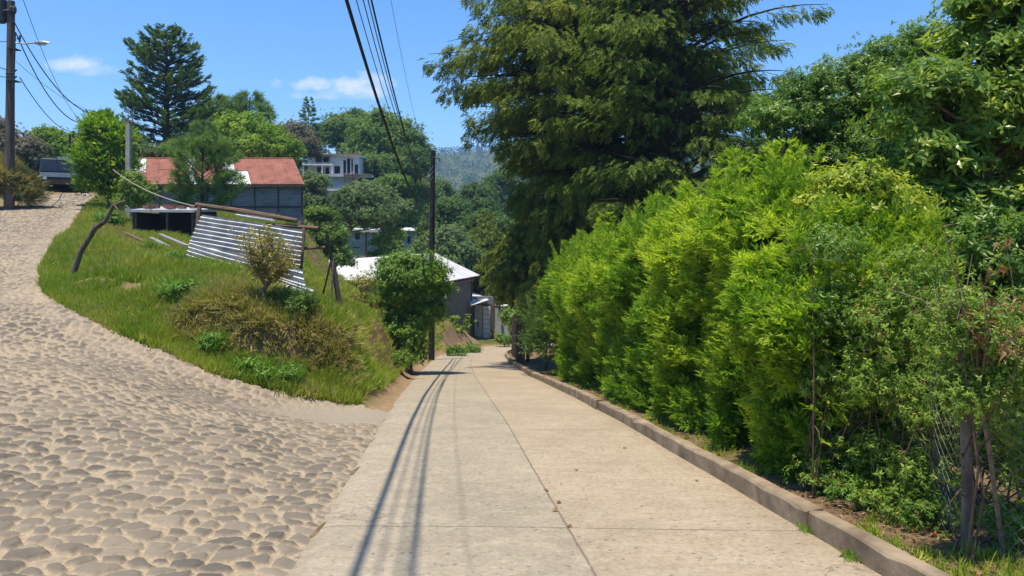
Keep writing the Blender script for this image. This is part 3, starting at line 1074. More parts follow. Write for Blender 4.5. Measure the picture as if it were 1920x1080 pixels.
def tin_fence():
    A, Bq, C, D_, E, T = P(378, 402, 23.3), P(567, 431, 23.1), P(562, 516, 22.6), P(587, 545, 22.3), P(579, 573, 22.3), P(344, 494, 22.55)
    R = thing('tin_fence', 'leaning fence of striped corrugated metal sheets with brown timber beam on grassy bank', 'fence', tuple(P(460, 520, 22.7)))
    o = np.array(R.location)
    # upper sheet: ribs run along its length
    mid_l, mid_r = P(352, 462, 22.95), P(563, 500, 22.8)
    for (a, b_, c, d, w, am) in ((A, Bq, mid_r, mid_l, 8, .040), (P(357, 452, 22.88), P(567, 506, 22.68), E, T, 6, .040)):
        corrugated([a - o, b_ - o, c - o, d - o], M['tinface'], 'corrugated_sheet', R, waves=w, amp=am, per=8, warp=.022)
    corrugated([P(470, 500, 22.6) - o, P(588, 541, 22.45) - o, P(580, 573, 22.2) - o, P(462, 527, 22.42) - o], M['tinface'], 'corrugated_sheet', R, waves=4, amp=.032, per=8, warp=.02)
    MB().tube([P(367, 384, 23.8) - o, P(460, 397, 23.7) - o, P(557, 414, 23.6) - o], [.075, .085, .07], 8).build('top_beam', M['oldwood'], R)
    MB().tube([P(500, 421, 23.65) - o, P(597, 428, 23.6) - o], .065, 7).build('beam', M['oldwood'], R)
    MB().tube([P(566, 466, 23.5) - o, P(609, 464, 23.8) - o], .05, 7).build('rail', M['oldwood'], R)
    MB().tube([P(374, 388, 23.72) - o, P(366, 470, 23.4) - o], .07, 7).build('post', M['oldwood'], R)
    MB().tube([P(570, 426, 23.55) - o, P(561, 545, 22.95) - o], .055, 7).build('post', M['oldwood'], R)
    MB().slab([P(440, 402, 23.5) - o, P(515, 414, 23.5) - o, P(505, 404, 24.4) - o, P(478, 397, 24.5) - o], .03).build('loose_sheet', M['zinc'], R)


m, t, b = new_mat('corrugated_zinc')
n1, n2 = noise(t, 3.5, 7, .65), noise(t, 1.3, 6, .7)
c = ramp(t, n1, [(.3, (.25, .245, .24)), (.65, (.50, .50, .495))])
c = mixc(t, ramp(t, n2, [(.52, (0, 0, 0)), (.64, (.75, .75, .75))]), c, (.24, .14, .085))
t.links.new(c, b.inputs['Base Color'])
b.inputs['Roughness'].default_value = .45
b.inputs['Metallic'].default_value = .35
bump(t, b, n1, .2, .01)
M['tinface'] = m
tin_fence()

# planks and rubble beside the lean-to
for i, (a, b_, rad, lab) in enumerate((
        (P(283, 447, 27.5), P(347, 478, 25.2), .05, 'pale broken plank lying on the slope below the dark lean-to'),
        (P(300, 440, 28.0), P(352, 462, 26.0), .045, 'grey plank leaning against the dark lean-to, upper of two'),
        (P(232, 436, 28.5), P(290, 462, 26.5), .04, 'thin pole lying in the grass left of the dark lean-to'))):
    z = [gz(*p[:2]) for p in (a, b_)]
    a[2], b_[2] = max(a[2], z[0] + .05), max(min(b_[2], z[1] + .3), z[1] + .05)
    w = unit(np.cross(b_ - a, (0, 0, 1))) * rad * 1.7
    mbp = MB().slab([a - w, b_ - w, b_ + w, a + w], rad * .9)
    tag(mbp.build('plank', M['greywood'] if i < 2 else M['oldwood']), lab, 'plank')


def stake_frame():
    b0 = P(622, 500, 24.2)
    R = thing('stake_tripod', 'dark tripod of leaning wooden stakes standing in grass right of corrugated fence', 'stake', tuple(b0))
    o = np.array(b0)
    def g(px, Y):
        q = np.array(at(px, Y))
        q[2] -= .1
        return q - o
    MB().tube([P(612, 440, 24.2) - o, P(622, 492, 24.2) - o, g(637, 23.7)], [.05, .055, .06], 7).build('stake', M['blackpole'], R)
    MB().tube([P(624, 488, 24.2) - o, g(641, 23.4)], [.06, .075], 7).build('stake', M['blackpole'], R)
    MB().tube([P(621, 489, 24.25) - o, g(603, 24.6)], [.03, .035], 6).build('stake', M['darkwood'], R)
    MB().tube([P(625, 489, 24.15) - o, g(619, 22.9)], [.03, .035], 6).build('stake', M['darkwood'], R)


stake_frame()


def white_house():
    Y = 92.0
    k = Y / F
    R = thing('white_house', 'white two-storey house with flat overhanging roof and balcony on the hillside', 'house', tuple(P(635, 332, Y)))
    def b(mb, px0, px1, pyt, pyb, y0, y1):
        return mb.box((px0 - 635) * k, (px1 - 635) * k, y0, y1, (332 - pyb) * k, (332 - pyt) * k)
    b(MB(), 572, 616, 289, 330, 1.2, 7).build('wall', M['whitewall'], R)
    b(MB(), 617, 672, 292, 330, 0.3, 7).build('wall', M['greywall2'], R)
    MB().hexa([(-66 * k, -.3, 43 * k), (41 * k, -.3, 38.5 * k), (41 * k, 7.4, 40 * k), (-66 * k, 7.4, 46 * k), (-66 * k, -.3, 45.5 * k), (41 * k, -.3, 41.5 * k), (41 * k, 7.4, 44 * k), (-66 * k, 7.4, 49 * k)]).build('roof', M['whitewall'], R)
    MB().box(-68 * k, 43 * k, -.45, -.31, 41.6 * k, 43.2 * k).build('fascia', M['tile'], R)
    for (a0, a1, t0, t1, y) in ((587, 599, 289.5, 308, 1.2), (602, 612, 293, 303, 1.2), (590, 602, 312, 326, 1.2), (606, 613, 312, 327, 1.2),
                                (626, 637, 311, 325, .3), (643, 648, 300, 325, .3), (650, 656, 297, 325, .3), (658, 661, 298, 322, .3), (664, 671, 308, 326, .3)):
        f = b(MB(), a0 - .7, a1 + .7, t0 - .7, t1 + .7, y - .05, y - .004).build('window', M['whitewall'], R)
        b(MB(), a0, a1, t0, t1, y - .07, y - .052).build('pane', M['glass'], f)
    b(MB(), 568, 625, 307.5, 310, -.4, 1.2).build('balcony_slab', M['whitewall'], R)
    rl = MB()
    b(rl, 568, 625, 304.5, 305.2, -.35, -.28)
    for i in range(20):
        b(rl, 568.5 + i * 2.9, 568.9 + i * 2.9, 305.2, 307.4, -.34, -.29)
    rl.build('railing', M['metal'], R)
    for px in (569, 604, 623):
        b(MB(), px, px + 1.6, 310.1, 332, -.3, -.1).build('pillar', M['whitewall'], R)
    b(MB(), 590, 700, 328.5, 333, -1.6, .28).build('terrace', M['greywall2'], R)
    b(MB(), 598, 656, 333.1, 356, -1.3, 3).build('lower_wall', M['bluegrey'], R)
    b(MB(), 604, 656, 359.1, 420, -1.1, 3).build('lower_wall', M['greywall2'], R)
    b(MB(), 598, 660, 356.1, 359, -1.5, 3).build('ledge', M['whitewall'], R)
    for px in (651, 658, 666, 674):
        b(MB(), px, px + 1.5, 326, 345, -1.9, -1.7).build('fence_post', M['oldwood'], R)
    b(MB(), 650, 702, 329, 331, -1.69, -1.61).build('fence_rail', M['oldwood'], R)


M['greywall2'] = plain('pale_grey_render', (.58, .59, .60), (.46, .47, .48), 1.5, .85, bmp=.1)
M['bluegrey'] = plain('blue_grey_render', (.42, .46, .53), (.33, .37, .43), 1.5, .85, bmp=.1)
white_house()


M['paleboard'] = plain('pale_grey_boards', (.55, .54, .55), (.38, .37, .38), 3, .85, stretch=(5, 5, .4), bmp=.3)


def small_houses():
    Y = 84.0
    k = Y / F
    R = thing('grey_cabin', 'small grey board cabin with curved white flat roof behind the leafy bush', 'cabin', tuple(P(680, 485, Y)))
    def b(mb, px0, px1, pyt, pyb, y0, y1, ox=680, oy=485):
        return mb.box((px0 - ox) * k, (px1 - ox) * k, y0, y1, (oy - pyb) * k, (oy - pyt) * k)
    b(MB(), 647, 697, 436, 520, 0, 3.5).build('wall', M['paleboard'], R)
    MB().hexa([(-52 * k, -.5, 53 * k), (36 * k, -.5, 49 * k), (36 * k, 4, 52 * k), (-36 * k, 4, 55 * k), (-52 * k, -.5, 56.5 * k), (36 * k, -.5, 53.5 * k), (36 * k, 4, 57.5 * k), (-36 * k, 4, 58.5 * k)]).build('roof', M['whiteroof'], R)
    f = b(MB(), 666, 674.5, 437, 449, -.05, -.003).build('window', M['darkwood'], R)
    b(MB(), 667, 673.5, 438, 448, -.07, -.052).build('pane', M['glass'], f)
    f = b(MB(), 660, 686, 454, 482, -.05, -.003).build('door', M['gate'], R)
    b(MB(), 662, 675, 463, 464.5, -.08, -.052).build('door_rail', M['darkwood'], f)
    b(MB(), 685.5, 688, 437, 485, -.14, -.06).build('post', M['oldwood'], R)
    Y = 90.0
    k = Y / F
    R = thing('block_house', 'grey block house with slanting roof and an orange brick end beside dark pole', 'house', tuple(P(780, 480, Y)))
    b(MB(), 752, 784, 432, 530, 0, 5, 780, 480).build('wall', M['greywall2'], R)
    b(MB(), 784.2, 803, 434, 530, -.3, 4, 780, 480).build('brick_wall', M['brick'], R)
    MB().hexa([(-31 * k, -.6, 47 * k), (24 * k, -.6, 46 * k), (24 * k, 5, 51 * k), (-31 * k, 5, 53 * k), (-31 * k, -.6, 48.5 * k), (24 * k, -.6, 47.5 * k), (24 * k, 5, 52.5 * k), (-31 * k, 5, 54.5 * k)]).build('roof', M['greywall2'], R)
    f = b(MB(), 763.4, 770, 442, 456, -.05, -.003, 780, 480).build('window', M['whitewall'], R)
    b(MB(), 764, 769.4, 442.6, 455.4, -.07, -.052, 780, 480).build('pane', M['glass'], f)
    b(MB(), 786, 800, 435.5, 439, -.36, -.302, 780, 480).build('lintel', M['whitewall'], R)
    Y = 98.0
    k = Y / F
    R = thing('blue_house', 'turquoise house with clay tile roof half hidden behind the hedge end', 'house', tuple(P(970, 560, Y)))
    b(MB(), 935, 1010, 537, 640, 0, 5, 970, 560).build('wall', M['bluepaint'], R)
    MB().hexa([(-40 * k, -.6, 21.5 * k), (45 * k, -.6, 21.5 * k), (45 * k, 5, 40 * k), (-40 * k, 5, 40 * k), (-40 * k, -.6, 23.5 * k), (45 * k, -.6, 23.5 * k), (45 * k, 5, 42 * k), (-40 * k, 5, 42 * k)]).build('roof', M['tile'], R)
    b(MB(), 935, 1010, 549, 554, -.05, -.003, 970, 560).build('painted_band', M['whitewall'], R)


small_houses()


M['houseboard'] = plain('weathered_grey_boards', (.20, .17, .145), (.115, .095, .08), 5, .85, stretch=(.4, .4, 6), bmp=.5)


def road_house():
    """white-roofed house on the bank, its end wall towards the road"""
    e0, e1 = P(897, 517, 61.38), P(830, 527, 55.24)      # eave along the road side
    r0, r1 = P(815, 473, 63.43), P(597, 489, 55.24)      # ridge
    base = P(850, 610, 60.02)
    R = thing('white_roof_house', 'dark boarded house with low white sheet roof standing on the bank by the road', 'house', tuple(base))
    o = np.array(base)
    f0, f1 = P(600, 505, 52.65), P(600, 487, 55.92)
    # roof: one slope towards the viewer, one hip towards the road
    S = [P(828, 529, 54.56) - o, P(900, 516, 62.06) - o, P(815, 474, 63.56) - o, P(757, 479, 60.70) - o]
    MB().slab([S[0], S[1], S[2], S[3]], .06).build('roof', M['whiteroof'], R)
    MB().slab([P(594, 524, 52.92) - o, S[0] - (.02, 0, 0), S[3] - (.02, 0, 0), P(600, 488, 57.56) - o], .06).build('roof', M['whiteroof'], R)
    MB().slab([S[2] + (0, .02, 0), P(905, 505, 68.88) - o, P(700, 505, 71.61) - o, P(640, 486, 61.38) - o + (0, .03, 0)], .06).build('back_roof', M['whiteroof'], R)
    # end wall towards the road
    z0 = -6.9 - o[2]
    a, b_ = P(834, 532, 55.11) - o, P(884, 522, 61.65) - o
    def down(p, z):
        return np.array([p[0], p[1], z])
    n = unit(np.cross(b_ - a, (0, 0, 1.)))
    def wall(p, q, mt, name, th=.08, drop=.04):
        nn = unit(np.cross(q - p, (0, 0, 1.))) * th
        MB().hexa([down(p, z0), down(q, z0), down(q - nn, z0), down(p - nn, z0), p - (0, 0, drop), q - (0, 0, drop), q - nn - (0, 0, drop), p - nn - (0, 0, drop)]).build(name, mt, R)
    wall(a, b_, M['houseboard'], 'wall')
    wall(P(610, 524, 54.01) - o, a - n * .1, M['greywood'], 'front_wall')
    MB().tube([a + (.08, 0, -.10), b_ + (.08, 0, -.10)], .07, 6).build('eave_beam', M['tile'], R)
    for fr in (.985,):
        p = a + (b_ - a) * fr + n * .06
        MB().tube([down(p, z0), p - (0, 0, .1)], .06, 6).build('post', M['oldwood'], R)


road_house()


def gate_front():
    base = P(912, 643, 62.5)
    Y = 62.5
    k = Y / F
    R = thing('gate_shelter', 'grey metal yard gate under a small white sheet roof at the road bend', 'gate', (base[0], base[1], gz(base[0], base[1]) - .1))
    o = np.array(R.location)
    def b(mb, px0, px1, pyt, pyb, y0, y1):
        p, q = P(px0, pyb, Y), P(px1, pyt, Y)
        return mb.box(p[0] - o[0], q[0] - o[0], y0, y1, p[2] - o[2], q[2] - o[2])
    lowp = 650
    MB().slab([P(882, 573, 59.5) - o, P(917, 562, 61.5) - o, P(905, 555, 65) - o, P(878, 545, 66) - o], .06).build('roof', M['whiteroof'], R)
    pl = b(MB(), 890, 904, 572, lowp, 0, .06).build('gate_leaf', M['gate'], R)
    b(MB(), 895, 897, 600, 612, -.06, -.003).build('handle', M['blackpaint'], pl)
    g2 = b(MB(), 905, 920, 574, lowp, 0, .06).build('gate_leaf', M['zinc'], R)
    sl = MB()
    for i in range(7):
        b(sl, 905.5, 919.5, 580 + i * 9, 581.4 + i * 9, -.03, -.003)
    b(sl, 905.5, 906.5, 580, 635.4, -.028, -.004)
    b(sl, 918.5, 919.5, 580, 635.4, -.028, -.004)
    sl.build('slat_panel', M['gate'], g2)
    b(MB(), 921, 927, 572, lowp, -.15, .12).build('post', M['oldwood'], R)
    b(MB(), 884, 889.5, 574, lowp, -.05, .12).build('post', M['darkwood'], R)
    b(MB(), 884, 939, 556, 571, .15, .4).build('beam', M['bluewall'], R)
    W_ = thing('yard_wall', 'pale grey yard wall with a rounded top right of the metal gate', 'wall', (P(945, 640, 64.5)[0], 64.5, gz(P(945, 640, 64.5)[0], 64.5) - .1))
    o2 = np.array(W_.location)
    p, q = P(928, 650, 64.5), P(985, 574, 64.5)
    MB().box(p[0] - o2[0], q[0] - o2[0], 0, .2, p[2] - o2[2], q[2] - o2[2]).build('wall', M['greywall2'], W_)
    MB().tube([(p[0] - o2[0], .1, q[2] - o2[2]), (q[0] - o2[0], .1, q[2] - o2[2])], .13, 8).build('coping', M['whitewall'], W_)
    lp = P(936.5, 578, 64.1) - o2
    MB().box(lp[0] - .09, lp[0] + .09, lp[1] - .12, lp[1] + .12, lp[2] - .35, lp[2] + .3).build('lamp_box', M['blackpaint'], W_)


gate_front()


# ------------------------------------------------------------------ parked vehicles far up the cobbled road
def wheel(R, x, y, z, rad, wd):
    w = MB().tube([(x - wd / 2, y, z), (x + wd / 2, y, z)], rad, 18).build('wheel', M['tyre'], R)
    MB().tube([(x - wd / 2 - .012, y, z), (x + wd / 2 + .012, y, z)], rad * .55, 14).build('rim', M['chrome'], w)


def truck():
    Y = 46.0
    bp = at(112, Y)
    R = thing('parked_truck', 'dark truck with big black windscreen and silver bumper parked at the roadside', 'truck', bp, .5)
    h = zpix(296, Y) - bp[2]
    w = 1.1
    # cab: front face towards the viewer (-y)
    MB().hexa([(-w, 0, .55), (w, 0, .55), (w, 1.9, .55), (-w, 1.9, .55), (-w, -.02, 1.25), (w, -.02, 1.25), (w, 1.9, 1.25), (-w, 1.9, 1.25)]).build('cab', M['blackpaint'], R)
    MB().hexa([(-w, .0, 1.255), (w, .0, 1.255), (w, 1.9, 1.255), (-w, 1.9, 1.255), (-w + .1, .3, h - .1), (w - .1, .3, h - .1), (w - .1, 1.8, h - .1), (-w + .1, 1.8, h - .1)]).build('cab_top', M['blackpaint'], R)
    MB().hexa([(-w + .1, .28, h - .098), (w - .1, .28, h - .098), (w - .1, 1.8, h - .098), (-w + .1, 1.8, h - .098), (-w + .2, .4, h), (w - .2, .4, h), (w - .2, 1.7, h), (-w + .2, 1.7, h)]).build('roof', M['blackpaint'], R)
    MB().slab([(-w + .12, -.005, 1.32), (w - .12, -.005, 1.32), (w - .2, .26, h - .2), (-w + .2, .26, h - .2)], .02).build('windscreen', M['glass'], R)
    MB().box(-w + .05, w - .05, -.09, -.03, .95, 1.22).build('grille', M['chrome'], R)
    bm = MB().box(-w, w, -.2, -.02, .5, .78).build('bumper', M['darkwood'], R)
    for s in (-1, 1):
        MB().tube([(s * .78, -.10, .86), (s * .78, -.03, .86)], .11, 14).build('headlight', M['zinc'], R)
        a = MB().box(s * (w + .16) - .09, s * (w + .16) + .09, .12, .18, 1.5, 1.95).build('mirror', M['blackpaint'], R)
        MB().tube([(s * (w - .03), .2, 1.75), (s * (w + .12), .17, 1.75)], .02, 6).build('bracket', M['blackpaint'], a)
        wheel(R, s * .92, .55, .42, .42, .28)
        wheel(R, s * .92, 4.3, .42, .42, .28)
    MB().box(-1.15, 1.15, 2.1, 6.2, .9, h - .05).build('cargo_box', M['blackpaint'], R)
    MB().box(-.5, .5, 1.9, 6.1, .55, .89).build('chassis', M['blackpaint'], R)


truck()


def van():
    Y = 49.0
    bp = at(64, Y)
    R = thing('parked_car', 'dark green car with painted pinkish and pale reflections parked beside the black truck', 'car', bp, 1.15)
    # side view towards the viewer: length along x, 3.9 m
    prof = [(-1.95, .35), (1.95, .35), (1.95, .8), (1.2, .95), (.75, 1.5), (-1.35, 1.55), (-1.9, 1.0)]
    def extr(pr, y0, y1):
        n = len(pr)
        V = [(x, y0, z) for x, z in pr] + [(x, y1, z) for x, z in pr]
        q = MB().add(V, [(i, (i + 1) % n, n + (i + 1) % n, n + i) for i in range(n)])
        c0 = np.mean(V[:n], axis=0)
        c1 = np.mean(V[n:], axis=0)
        q.add(V[:n] + [tuple(c0)], [((i + 1) % n, i, n) for i in range(n)])
        q.add(V[n:] + [tuple(c1)], [(i, (i + 1) % n, n) for i in range(n)])
        return q
    extr(prof, -.78, .78).build('body', M['greenpaint'], R)
    for s in (-1, 1):
        MB().add([(.55, s * .786, .98), (.98, s * .786, .98), (.66, s * .786, 1.42), (.5, s * .786, 1.42)], [(0, 1, 2, 3)]).build('side_window', M['glass'], R)
        MB().add([(-.4, s * .786, .98), (.45, s * .786, .98), (.42, s * .786, 1.44), (-.4, s * .786, 1.45)], [(0, 1, 2, 3)]).build('side_window', M['glass'], R)
        MB().add([(-1.5, s * .786, 1.0), (-.5, s * .786, .98), (-.5, s * .786, 1.45), (-1.25, s * .786, 1.47)], [(0, 1, 2, 3)]).build('side_window', M['glass'], R)
        for x in (-1.2, 1.2):
            wheel_side(R, x, s * .74, .32)
    MB().slab([(1.24, .62, .98), (1.24, -.62, .98), (.83, -.58, 1.44), (.83, .58, 1.44)], -.012).build('windscreen', M['glass'], R)
    MB().box(1.955, 2.04, -.76, .76, .36, .56).build('bumper', M['blackpaint'], R)
    for s in (-1, 1):
        MB().box(1.952, 1.975, s * .55 - .14, s * .55 + .14, .60, .74).build('headlight', M['zinc'], R)
    # reflections on the car side, painted as flat pink and pale patches
    MB().add([(.05, -.79, .62), (.5, -.79, .7), (.42, -.79, .93), (.12, -.79, .9)], [(0, 1, 2, 3)]).build('reflection_patch', M['pink'], R)
    MB().add([(-.6, -.79, .6), (-.25, -.79, .66), (-.3, -.79, .9), (-.52, -.79, .84)], [(0, 1, 2, 3)]).build('reflection_patch', M['paleblue'], R)


def wheel_side(R, x, y, rad):
    w = MB().tube([(x, y - .09, rad), (x, y + .09, rad)], rad, 18).build('wheel', M['tyre'], R)
    MB().tube([(x, y - .1, rad), (x, y + .1, rad)], rad * .58, 14).build('rim', M['chrome'], w)


van()


# ------------------------------------------------------------------ poles, cables
def left_poles():
    Y = 36.0
    bp = at(17, Y)
    R = thing('utility_pole', 'tall weathered wooden utility pole with transformer at far left of the cobbled road', 'utility pole', bp)
    top = zpix(2, Y) - bp[2]
    dx = wx(21, Y) - bp[0]
    MB().tube([(0, 0, -.4), (dx * .5, 0, top * .5), (dx, 0, top)], [.23, .19, .16], 12).build('pole', M['polewood'], R, True)
    def loc(px, py, d=0.0):
        p = P(px, py, Y)
        return np.array([p[0] - bp[0], d, p[2] - bp[2]])
    MB().tube([loc(-20, 26, -.2), loc(34, 20, -.2)], .055, 6).build('crossarm', M['polewood'], R)
    tr = MB().tube([loc(4, 44, -.1), loc(4, 41, -.1), loc(4, 2, -.1), loc(4, -2, -.1)], [.2, .26, .26, .2], 16).build('transformer', M['darkmetal'], R)
    MB().tube([loc(1, -2, -.1), loc(1, -12, -.1)], .04, 6).build('bushing', M['greywall'], tr)
    for px in (26, 32):
        MB().tube([loc(px, 28, -.2), loc(px, 24, -.2), loc(px, 17, -.2), loc(px, 13, -.2)], [.06, .10, .10, .05], 10).build('insulator', M['darkmetal'], R)
    for py in (140, 152):
        MB().tube([loc(17, py, -.22), loc(32, py - 2, -.26), loc(38, py - 7, -.26)], .035, 6).build('bracket', M['darkmetal'], R)
    return bp


M['darkmetal'] = plain('dark_metal', (.06, .065, .07), (.035, .04, .043), 6, .6, .3)
left_poles()


def street_lamp():
    Y = 35.7
    bp = tuple(P(27, 150, Y))
    R = thing('street_lamp', 'slim street lamp with a single arm fixed high on the wooden utility pole', 'street lamp', bp)
    def loc(px, py, d=0.0):
        p = P(px, py, Y)
        return np.array([p[0] - bp[0], d, p[2] - bp[2]])
    MB().tube([loc(25, 165), loc(26, 120), loc(28, 60)], [.055, .055, .05], 8).build('post', M['darkmetal'], R)
    for py in (90, 150):
        MB().box(loc(14, 0)[0], loc(29, 0)[0], -.07, .45, loc(0, py + 1.5)[2], loc(0, py)[2]).build('clamp', M['darkmetal'], R)
    MB().tube([loc(27, 80), loc(45, 82), loc(66, 80.5)], .035, 6).build('arm', M['metal'], R)
    hd = MB()
    for (a, b_, r0, r1) in ((64, 70, .03, .10), (70, 84, .10, .09), (84, 93, .09, .02)):
        hd.tube([loc(a, 80.2), loc(b_, 80.2)], [r0, r1], 10, cap=False)
    h = hd.build('lamp_head', M['metal'], R, True)
    MB().box(loc(70, 80)[0], loc(84, 80)[0], -.07, .07, loc(70, 84.6)[2], loc(70, 83)[2]).build('lens', M['zinc'], h)
    MB().tube([loc(33, 72), loc(36, 76), loc(38, 66)], [.05, .07, .04], 8).build('sensor', M['darkmetal'], R)


street_lamp()


def road_pole():
    Y = 40.0
    x = wx(809, Y)
    bp = (x, Y, gz(x, Y))
    R = thing('utility_pole', 'black utility pole standing on the earth bank left of the concrete road bend', 'utility pole', bp)
    top = zpix(283, Y) - bp[2]
    MB().tube([(0, 0, -.5), (.02, 0, top * .5), (.08, 0, top)], [.17, .15, .12], 12).build('pole', M['blackpole'], R, True)
    MB().tube([(.08, -.1, top - .35), (.42, -.1, top - .42), (.46, -.1, top - .55)], [.03, .03, .06], 7).build('insulator', M['darkmetal'], R)
    MB().tube([(-.24, -.02, top - .15), (.1, -.02, top - .12)], .03, 6).build('bracket', M['darkmetal'], R)
    return np.array([x, Y, bp[2]]), top


PP, PT = road_pole()


def cable(name, pts, rad, label, group=None, mat='cable'):
    o = MB().tube(pts, rad, 6).build(name, M[mat])
    tag(o, label, 'cable', group)


def sag(a, b_, s, n=26):
    t = np.linspace(0, 1, n)[:, None]
    p = np.asarray(a) * (1 - t) + np.asarray(b_) * t
    p[:, 2] -= (4 * s * t * (1 - t))[:, 0]
    return p


def track(pix, Ys, last=None):
    """a cable through seen points, carried on beyond the frame to a pole behind the viewer"""
    q = [P(px, py, Y) for (px, py), Y in zip(pix, Ys)]
    q = np.array(q)
    ys = np.linspace(q[0, 1], q[-1, 1], 40)
    c = np.polyfit(q[:, 1], q[:, 2], 2)
    cx = np.polyfit(q[:, 1], q[:, 0], 1)
    yy = np.linspace(-10, q[-1, 1], 60)
    zz = np.polyval(c, yy)
    return np.stack([np.polyval(cx, yy), yy, zz], 1)


def overhead():
    base = PP
    # plan line x = -2.455/Y*Y ... each cable is straight in plan and hangs in a shallow curve
    specs = [((650, 0), (704, 180), (734, 262), 2.7, .032, 'thick black cable over the road, left of the two heavy ones', 'cable'),
             ((697, 0), (737, 176), (768, 272), 3.3, .018, 'thick black cable over the road, right of the two heavy ones', 'cable'),
             ((668, 0), (706, 130), (752, 268), 4.8, .009, 'thin grey wire over the road close beside the left heavy cable', 'greycable'),
             ((681, 0), (716, 130), (760, 268), 5.1, .010, 'thin grey wire midway between the two heavy cables', 'greycable'),
             ((690, 0), (723, 130), (764, 268), 5.4, .010, 'thin grey wire close beside the right heavy cable', 'greycable'),
             ((733, 0), (760, 140), (787, 256), 5.8, .004, 'faint thin wire over the road, rightmost of the overhead lines', 'greycable')]
    for (p0, p1, p2, za, rad, lab, mt) in specs:
        # the attachment on the pole
        A = np.array([base[0] + (.02 if rad > .02 else .1), base[1] - .13, za])
        Y0 = {650: 12.2, 697: 14.0}.get(p0[0], 12.6)
        p = P(*p0, Y0)
        # straight plan from A through p; find where it meets the other two columns
        bx = (A[0] - p[0]) / (A[1] - p[1])
        a = p[0] - bx * p[1]
        q = [p]
        for (px, py) in (p1, p2):
            Y = a / ((px - 960) / F - bx)
            q.append(P(px, py, Y))
        q = np.array(q + [A])
        c = np.polyfit(q[:, 1], q[:, 2], 2, w=[4, 3, 2, 3])
        yy = np.linspace(-3, A[1], 60)
        zz = np.polyval(c, yy)
        zz += (A[2] - zz[-1]) * np.clip((yy - q[2, 1]) / (A[1] - q[2, 1]), 0, 1) ** 2
        cable('overhead_cable', np.stack([a + bx * yy, yy, zz], 1), rad, lab, 'overhead cables along the concrete road', mt)


overhead()

# cables from the tall pole at the left towards the poles up the lane
for (a, b_, s, rad, lab) in (
        ((26, 40, 35.8), (197, 214, 47), 1.3, .028, 'black wire from the tall left pole sagging to the columnar tree, upper'),
        ((30, 62, 35.8), (158, 231, 47), 1.1, .028, 'black wire from the tall left pole sagging lowest and steepest in the middle'),
        ((37, 145, 35.7), (133, 246, 62), .6, .024, 'black wire from the low bracket of the tall left pole'),
        ((30, 115, 35.8), (190, 212, 60), .5, .010, 'hair-thin wire below the sagging black wires at left'),
        ((42, -5, 30), (205, 205, 64), 3.0, .012, 'thin wire entering at the top left and falling to the cedar')):
    cable('service_wire', sag(P(*a), P(*b_), s), rad, lab, 'wires from the left pole')
for i, (a, b_, lab) in enumerate((((-60, 72, 34), (16, 78, 36), 'short wire left of the tall pole, upper'), ((-60, 100, 34), (16, 132, 36), 'short wire left of the tall pole, lower'), ((-60, 132, 34), (16, 145, 36), 'short wire left of the tall pole, lowest'))):
    cable('service_wire', sag(P(*a), P(*b_), .05), .018, lab, 'wires from the left pole')


def lane_posts():
    Y = 37.0
    x = wx(241, Y)
    R = thing('post', 'grey concrete post with a bent iron top beside the columnar tree', 'post', (x, Y, gz(x, Y)))
    h = zpix(232, Y) - gz(x, Y)
    MB().hexa([(-.13, -.13, -.3), (.13, -.13, -.3), (.13, .13, -.3), (-.13, .13, -.3), (-.09, -.09, h), (.09, -.09, h), (.09, .09, h), (-.09, .09, h)]).build('post', M['concrete_pole'], R)
    MB().tube([(-.22, 0, h + .02), (0, 0, h + .06), (.2, 0, h + .2), (.24, 0, h - .05)], .035, 6).build('iron_top', M['rust'], R)
    for px, pt, lab in ((131, 252, 'thin dark post up the lane above the truck, left of a pair'), (137, 246, 'thin dark post up the lane above the truck, right of a pair')):
        Y2 = 62.0
        x = wx(px, Y2)
        z = gz(x, Y2)
        tag(MB().tube([(x, Y2, z - .3), (x, Y2, zpix(pt, Y2))], [.12, .08], 8).build('post', M['blackpole']), lab, 'post', 'pair of posts up the lane')
    cable('guy_rope', sag(P(212, 318, 36.6), P(372, 388, 24), .25), .022, 'pale rope slanting from the concrete post down to the corrugated fence', None, 'rope')


M['rope'] = plain('rope', (.34, .30, .25), (.22, .19, .16), 20, .9)
lane_posts()
#@@BUILT_END


# ------------------------------------------------------------------ vegetation generators
ROS = [t_rosette(6, .62, .24, s) for s in range(3)]
ROS_SMALL = [t_rosette(8, .45, .16, s, .7) for s in (31, 32)]
ROS_CHEAP = [t_rosette(5, .7, .42, s, rich=False) for s in range(3)]
FROND = [t_frond(5, .42, .105, s) for s in range(3)]
FROND_LOOSE = [t_frond(4, .55, .13, s, 1.0) for s in (21, 22)]
FROND_CHEAP = [t_frond(3, .5, .17, s) for s in range(3)]
NEED = [t_needles(13, .85, .05, s) for s in range(3)]
LEAF = t_leaf(1, .36)
CARD = t_card(1, .5)


def mixed_scatter(mb, tpls, Pp, D, S, **kw):
    n = len(Pp)
    S = np.broadcast_to(np.asarray(S, float), (n,))
    rnd = kw.pop('rnd', None)
    which = rng.integers(0, len(tpls), n)
    for i, tp in enumerate(tpls):
        k = which == i
        scatter(mb, tp, Pp[k], np.asarray(D)[k], S[k], rnd=None if rnd is None else rnd[k], **kw)


def sphere_dirs(n, rg=rng):
    v = rg.normal(0, 1, (n, 3))
    return unit(v)


